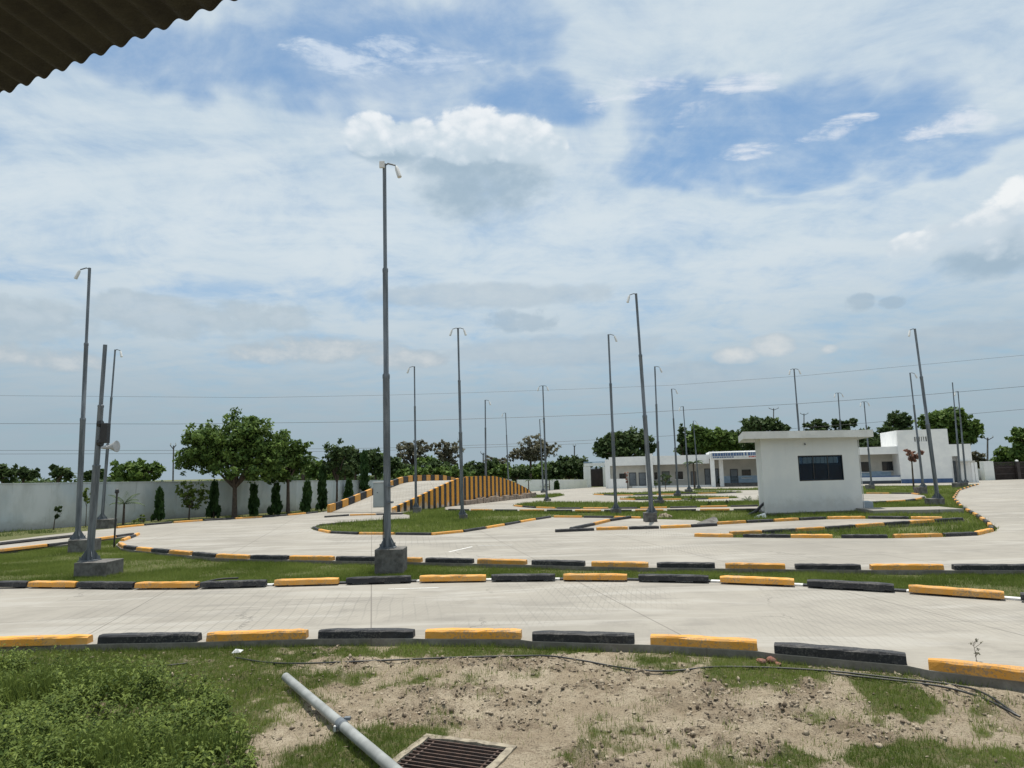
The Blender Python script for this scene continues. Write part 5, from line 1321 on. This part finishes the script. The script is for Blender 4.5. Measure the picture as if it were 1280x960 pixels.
# soil clods and pebbles
def clods():
    n = 15000; P_ = np.array([(v.x, v.y) for v in fg_poly]); lo = P_.min(0); hi = P_.max(0)
    xs_ = rng.uniform(lo[0], hi[0], n*4); ys_ = rng.uniform(lo[1], hi[1], n*4); k = inpoly(xs_, ys_, P_)
    k &= rng.random(len(xs_)) < np.clip(clodmask(xs_, ys_)*.9+.12, 0, 1)*(1-np.clip(turf_fg(xs_, ys_), 0, .8))
    dd = (np.abs(xs_-drain_c.x) < .75) & (np.abs(ys_-drain_c.y) < .7); k &= ~dd
    xs_, ys_ = xs_[k][:n], ys_[k][:n]; z = ground_h(xs_, ys_); m_ = len(xs_)
    ico = bmesh.new(); bmesh.ops.create_icosphere(ico, subdivisions=1, radius=1); iv = np.array([v.co[:] for v in ico.verts]); fi = np.array([[v.index for v in f.verts] for f in ico.faces]); ico.free()
    s = .004+.024*rng.random(m_)**3.2; flat_ = np.where(rng.random(m_) < .45, .35, 1.0)[:, None, None]*np.array([0, 0, 1.0])+np.array([1, 1, 0])
    V = iv[None]*(s[:, None, None]*rng.uniform(.45, 1.5, (m_, 1, 3)))*rng.uniform(.45, 1.4, (m_, len(iv), 1))*flat_
    V += np.stack([xs_, ys_, z+s*.10], 1)[:, None]
    Fc = (fi[None]+(np.arange(m_)*len(iv))[:, None, None]).reshape(-1, 3)
    tag(npmesh('soil_clods', V.reshape(-1, 3), Fc, M['clod']), 'loose brown clods and crumbs scattered on the bare soil', 'soil clods', kind='stuff')
clods()

# ------------------------------------------------------------------ foreground objects
def gpt(px, py, up=0.0):
    p = G(px, py, -.17)
    for _ in range(3): p = G(px, py, gh(p.x, p.y)+up)
    return p
# pipe
a = gpt(357, 850, .06); b = G(500, 968, -.10); a.z = -.10+.03; d = (b-a); Lp = d.length
pr = thing('plastic_pipe', a, 'grey plastic pipe with a dark joint lying across the grass at the bottom', 'pipe')
c1 = Vector((0, 0, 0)); c2 = b-a+d.normalized()*.7
mb = MB(); dn_ = d.normalized(); R_ = .049
ring = [c1, c2]; mb.tube([c1, c2], R_, 24, cap=False); mb.tube([c1, c1+dn_*.3], R_-.006, 24, cap=False)
pp = mb.build('tube', M['pipe'], pr, smooth=True)
mb = MB(); mb.tube([c1-dn_*0.001+dn_*.22, c1+dn_*.23], R_-.008, 24); mb.build('inner_shade_disc', M['void'], pp)  # added black disc, stands in for the shade inside the pipe
j = (gpt(432, 908, .05)-a).dot(dn_)
mb = MB(); mb.tube([dn_*(j-.05), dn_*(j-.045), dn_*(j+.045), dn_*(j+.05)], [R_+.001, R_+.007, R_+.007, R_+.001], 24); mb.tube([dn_*(j+.052), dn_*(j+.07)], R_+.003, 24)
cl = mb.build('joint_clamp', M['joint'] if 'joint' in M else M['grey_metal'], pr, smooth=True)
mb = MB(); q = dn_*j+Vector((.05, .02, .045)); mb.box(q.x-.03, q.x+.03, q.y-.02, q.y+.02, q.z-.01, q.z+.02); mb.build('clamp_lug', M['grey_metal'], cl, bevel=.004)
mb = MB(); q = dn_*j+Vector((-.055, -.02, -.02)); mb.box(q.x-.015, q.x+.01, q.y-.02, q.y+.015, q.z-.03, q.z+.02); mb.build('clamp_tab', M['litter'], cl, bevel=.003)
# drain
def drain():
    zt = DZ; c00, ux, uy, L1 = D00, DUX, DUY, DL1
    L2 = DL2; root = thing('drain', c00, 'square drain with rusty bar grate in a dusty cast frame at the bottom edge', 'drain')
    def pt(u, v, z): return ux*u*L1+uy*v*L2+Vector((0, 0, z))
    mb = MB(); f = .10; n = 10
    def bar(u0, v0, u1, v1, wd, z0, z1, jit=.0, mb_=None):
        a_ = pt(u0, v0, 0); b_ = pt(u1, v1, 0); dd = (b_-a_).normalized(); nn = Vector((-dd.y, dd.x, 0))*wd
        K = n if jit else 1; vs = []; fs = []
        for i in range(K+1):
            p_ = a_.lerp(b_, i/K); jj = [rng.normal()*jit for _ in range(4)]
            vs += [p_-nn*(1+jj[0]*8)+Vector((0, 0, z0)), p_+nn*(1+jj[1]*8)+Vector((0, 0, z0)), p_+nn*(.85+jj[1]*8)+Vector((0, 0, z1+jj[2])), p_-nn*(.85+jj[0]*8)+Vector((0, 0, z1+jj[3]))]
        for i in range(K):
            q = i*4; fs += [(q, q+4, q+7, q+3), (q+1, q+2, q+6, q+5), (q+3, q+7, q+6, q+2)]
        fs += [(0, 3, 2, 1), (K*4, K*4+1, K*4+2, K*4+3)]
        (mb_ or mb).add(vs, fs)
    bar(-.04, 0, 1.04, 0, .042, -.15, .0, .004); bar(-.04, 1, 1.04, 1, .042, -.15, 0, .004)
    bar(0, .05, 0, .95, .042, -.15, .001, .004); bar(1, .05, 1, .95, .042, -.15, .001, .004)
    mb.build('frame', M['frame_conc'], root)
    mb = MB()
    for k in range(1, 12): bar(.03, k/12, .97, k/12, .0075, -.05, -.008, 0, mb)
    for k in (.12, .88): bar(k, .04, k, .96, .010, -.052, -.018, 0, mb)
    mb.build('grate', M['rust'], root)
    mb = MB(); p4 = [pt(.04, .04, 0), pt(.96, .04, 0), pt(.96, .96, 0), pt(.04, .96, 0)]
    vs = [p_+Vector((0, 0, -.10)) for p_ in p4]+[p_+Vector((0, 0, -.5)) for p_ in p4]
    mb.add(vs, [(4, 5, 6, 7), (0, 1, 5, 4), (1, 2, 6, 5), (2, 3, 7, 6), (3, 0, 4, 7)]); mb.build('pit', M['void'], root)  # pit lining coloured black, its shade put into the colour
drain()
# hoses
def hose(pxs, label, r=.011, up=.02, z=None):
    pts = []
    for i in range(len(pxs)-1):
        (x0, y0), (x1, y1) = pxs[i], pxs[i+1]; K = 5
        for k in range(K):
            t = k/K; x, y = x0+(x1-x0)*t, y0+(y1-y0)*t
            pts.append(gpt(x, y, up) if z is None else G(x, y, z))
    pts.append(gpt(*pxs[-1], up) if z is None else G(*pxs[-1], z))
    for _ in range(4):
        pts = [pts[0]]+[(pts[i-1]+pts[i]*2+pts[i+1])/4 for i in range(1, len(pts)-1)]+[pts[-1]]
    mb = MB(); mb.tube(pts, r, 8); tag(mb.build('water_hose', M['black'], smooth=True), label, 'hose')
hose([(290, 821), (328, 828), (370, 830), (480, 825.5), (560, 822), (660, 819.5), (690, 819.5), (740, 827.5), (765, 833), (815, 839.5), (852, 838), (890, 833), (960, 834), (1046, 839), (1117, 847.6), (1173, 853), (1215, 860), (1238, 870), (1269, 892)], 'long thin black hose winding across the soil behind the pipe')
hose([(1040, 842), (1110, 849.5), (1175, 857), (1210, 866), (1240, 877), (1275, 896)], 'second shorter black hose running beside the long one at the right')
hose([(40, 829), (90, 834), (140, 835), (200, 833), (235, 829)], 'black hose half hidden in the weeds at the left')
hose([(245, 731.5), (258, 727), (275, 723.5), (298, 722.5)], 'short black hose end on the grass strip over the fifth kerb block', r=.02, z=0.09)
# brick rubble, litter, twig
def lump(px, py, s, mat, seed_):
    p = gpt(px, py, s*.4); bm = bmesh.new(); bmesh.ops.create_icosphere(bm, subdivisions=2, radius=s)
    r2 = np.random.default_rng(seed_); k = r2.normal(size=(4, 3))
    for v in bm.verts:
        d = v.co.normalized(); f = 1+.25*sum(math.sin(3*d.dot(Vector(q))) for q in k)/2; v.co = d*s*f; v.co.z *= .62
    me = bpy.data.meshes.new('lump'); bm.to_mesh(me); bm.free(); me.materials.append(M[mat]); o = bpy.data.objects.new('brick_fragment', me); col.objects.link(o); o.location = p
    return o
for i, (px, py, s, lb) in enumerate([(951, 827, .055, 'left reddish brick fragment below the kerb, right of the fourth yellow near block'), (964, 826, .06, 'middle and largest reddish brick fragment below the nearest kerb row'), (973, 830, .04, 'right small reddish brick fragment below the nearest kerb row'), (723+400, 844, .04, 'pale stone lying by the hose at the right')]):
    o = lump(px, py, s, 'brick' if i < 3 else 'frame_conc', i); tag(o, lb, 'brick fragment' if i < 3 else 'stone', 'brick fragments' if i < 3 else None)
    if i == 3: o.name = 'stone'
p = gpt(296, 816, .015); mb = MB(); mb.add([(-.07, -.02, 0), (.06, -.03, .01), (.08, .03, .03), (-.03, .03, .045), (.01, 0, .05)], [(0, 1, 4), (1, 2, 4), (2, 3, 4), (3, 0, 4), (0, 3, 2, 1)])
o = mb.build('litter_scrap', M['litter']); o.location = p; tag(o, 'crumpled white scrap of litter beside the left end of the long hose', 'litter')
def twig(px, py, h, label):
    p = gpt(px, py, 0); root = thing('dry_weed', p, label, 'weed'); mb = MB(); vs = []
    mb.tube([(0, 0, -.02), (.01, 0, h*.5), (-.01, 0, h)], [.004, .003, .002], 5)
    for k in range(9):
        z = h*random.uniform(.3, 1); a = random.uniform(0, 6.28); l = random.uniform(.03, .08); q = Vector((math.cos(a)*l, math.sin(a)*l, l*.9)); mb.tube([(0, 0, z), Vector((0, 0, z))+q], [.0025, .0015], 4); vs.append(Vector((0, 0, z))+q)
    mb.build('stem', M['bark'], root)
    V, Fc, rn = leaf_cloud([tuple(v) for v in vs], [.02]*len(vs), [7]*len(vs), .015); npmesh('leaves', V, Fc, M['leaf_dry'], root, {'rnd': rn})
twig(1221, 838, .32, 'dry branching weed stem standing before the rightmost yellow near block')
# broken slab pile and planks near the centre
o = G(887, 655, 0); mb = MB(); mb.add([(-.5, 0, .0), (.4, 0, 0), (.42, .4, .22), (.3, .42, .26), (-.5, .05, .05), (.4, .05, .0)], [(0, 1, 2, 3), (0, 4, 3), (1, 5, 2), (4, 5, 2, 3), (0, 1, 5, 4)])
q = mb.build('tilted_slab', M['plinth']); q.location = o; tag(q, 'tilted grey slab lying behind the short middle kerb row', 'slab')
p = G(831, 649, -.1)
bm = bmesh.new(); bmesh.ops.create_icosphere(bm, subdivisions=4, radius=1)
for v in bm.verts: v.co.x *= 1.0; v.co.y *= .8; v.co.z = max(v.co.z, -.1)*.75; v.co *= .36*(1+.12*math.sin(v.co.x*9)*math.cos(v.co.y*7))
me = bpy.data.meshes.new('m'); bm.to_mesh(me); bm.free(); me.materials.append(M['clod']); q = bpy.data.objects.new('soil_heap', me); col.objects.link(q); q.location = p
tag(q, 'small rounded heap of soil in the grass right of the middle pole', 'soil heap')
mb = MB(); a = G(934, 644, -.05); b = AT(958, 626, a.y+.3); mb.tube([a, a.lerp(b, .4)+Vector((0, 0, -.12)), b], [.05, .07, .06], 6)
tag(mb.build('leaning_log', M['black']), 'dark bent pipe leaning against the left side of the booth', 'pipe')
p = G(950, 647.5, -.1); mb = MB(); mb.add([(-.32, -.1, 0), (.28, -.12, 0), (.3, .2, 0), (-.3, .2, 0), (-.12, -.04, .1), (.24, -.06, .24), (.26, .12, .22), (-.1, .1, .12)], [(0, 1, 5, 4), (1, 2, 6, 5), (2, 3, 7, 6), (3, 0, 4, 7), (4, 5, 6, 7)]); q = mb.build('white_rubble', M['white_wall'], bevel=.03); q.location = p; tag(q, 'low white lump of plaster rubble at the left foot of the booth', 'rubble')

# ------------------------------------------------------------------ roof corner overhead
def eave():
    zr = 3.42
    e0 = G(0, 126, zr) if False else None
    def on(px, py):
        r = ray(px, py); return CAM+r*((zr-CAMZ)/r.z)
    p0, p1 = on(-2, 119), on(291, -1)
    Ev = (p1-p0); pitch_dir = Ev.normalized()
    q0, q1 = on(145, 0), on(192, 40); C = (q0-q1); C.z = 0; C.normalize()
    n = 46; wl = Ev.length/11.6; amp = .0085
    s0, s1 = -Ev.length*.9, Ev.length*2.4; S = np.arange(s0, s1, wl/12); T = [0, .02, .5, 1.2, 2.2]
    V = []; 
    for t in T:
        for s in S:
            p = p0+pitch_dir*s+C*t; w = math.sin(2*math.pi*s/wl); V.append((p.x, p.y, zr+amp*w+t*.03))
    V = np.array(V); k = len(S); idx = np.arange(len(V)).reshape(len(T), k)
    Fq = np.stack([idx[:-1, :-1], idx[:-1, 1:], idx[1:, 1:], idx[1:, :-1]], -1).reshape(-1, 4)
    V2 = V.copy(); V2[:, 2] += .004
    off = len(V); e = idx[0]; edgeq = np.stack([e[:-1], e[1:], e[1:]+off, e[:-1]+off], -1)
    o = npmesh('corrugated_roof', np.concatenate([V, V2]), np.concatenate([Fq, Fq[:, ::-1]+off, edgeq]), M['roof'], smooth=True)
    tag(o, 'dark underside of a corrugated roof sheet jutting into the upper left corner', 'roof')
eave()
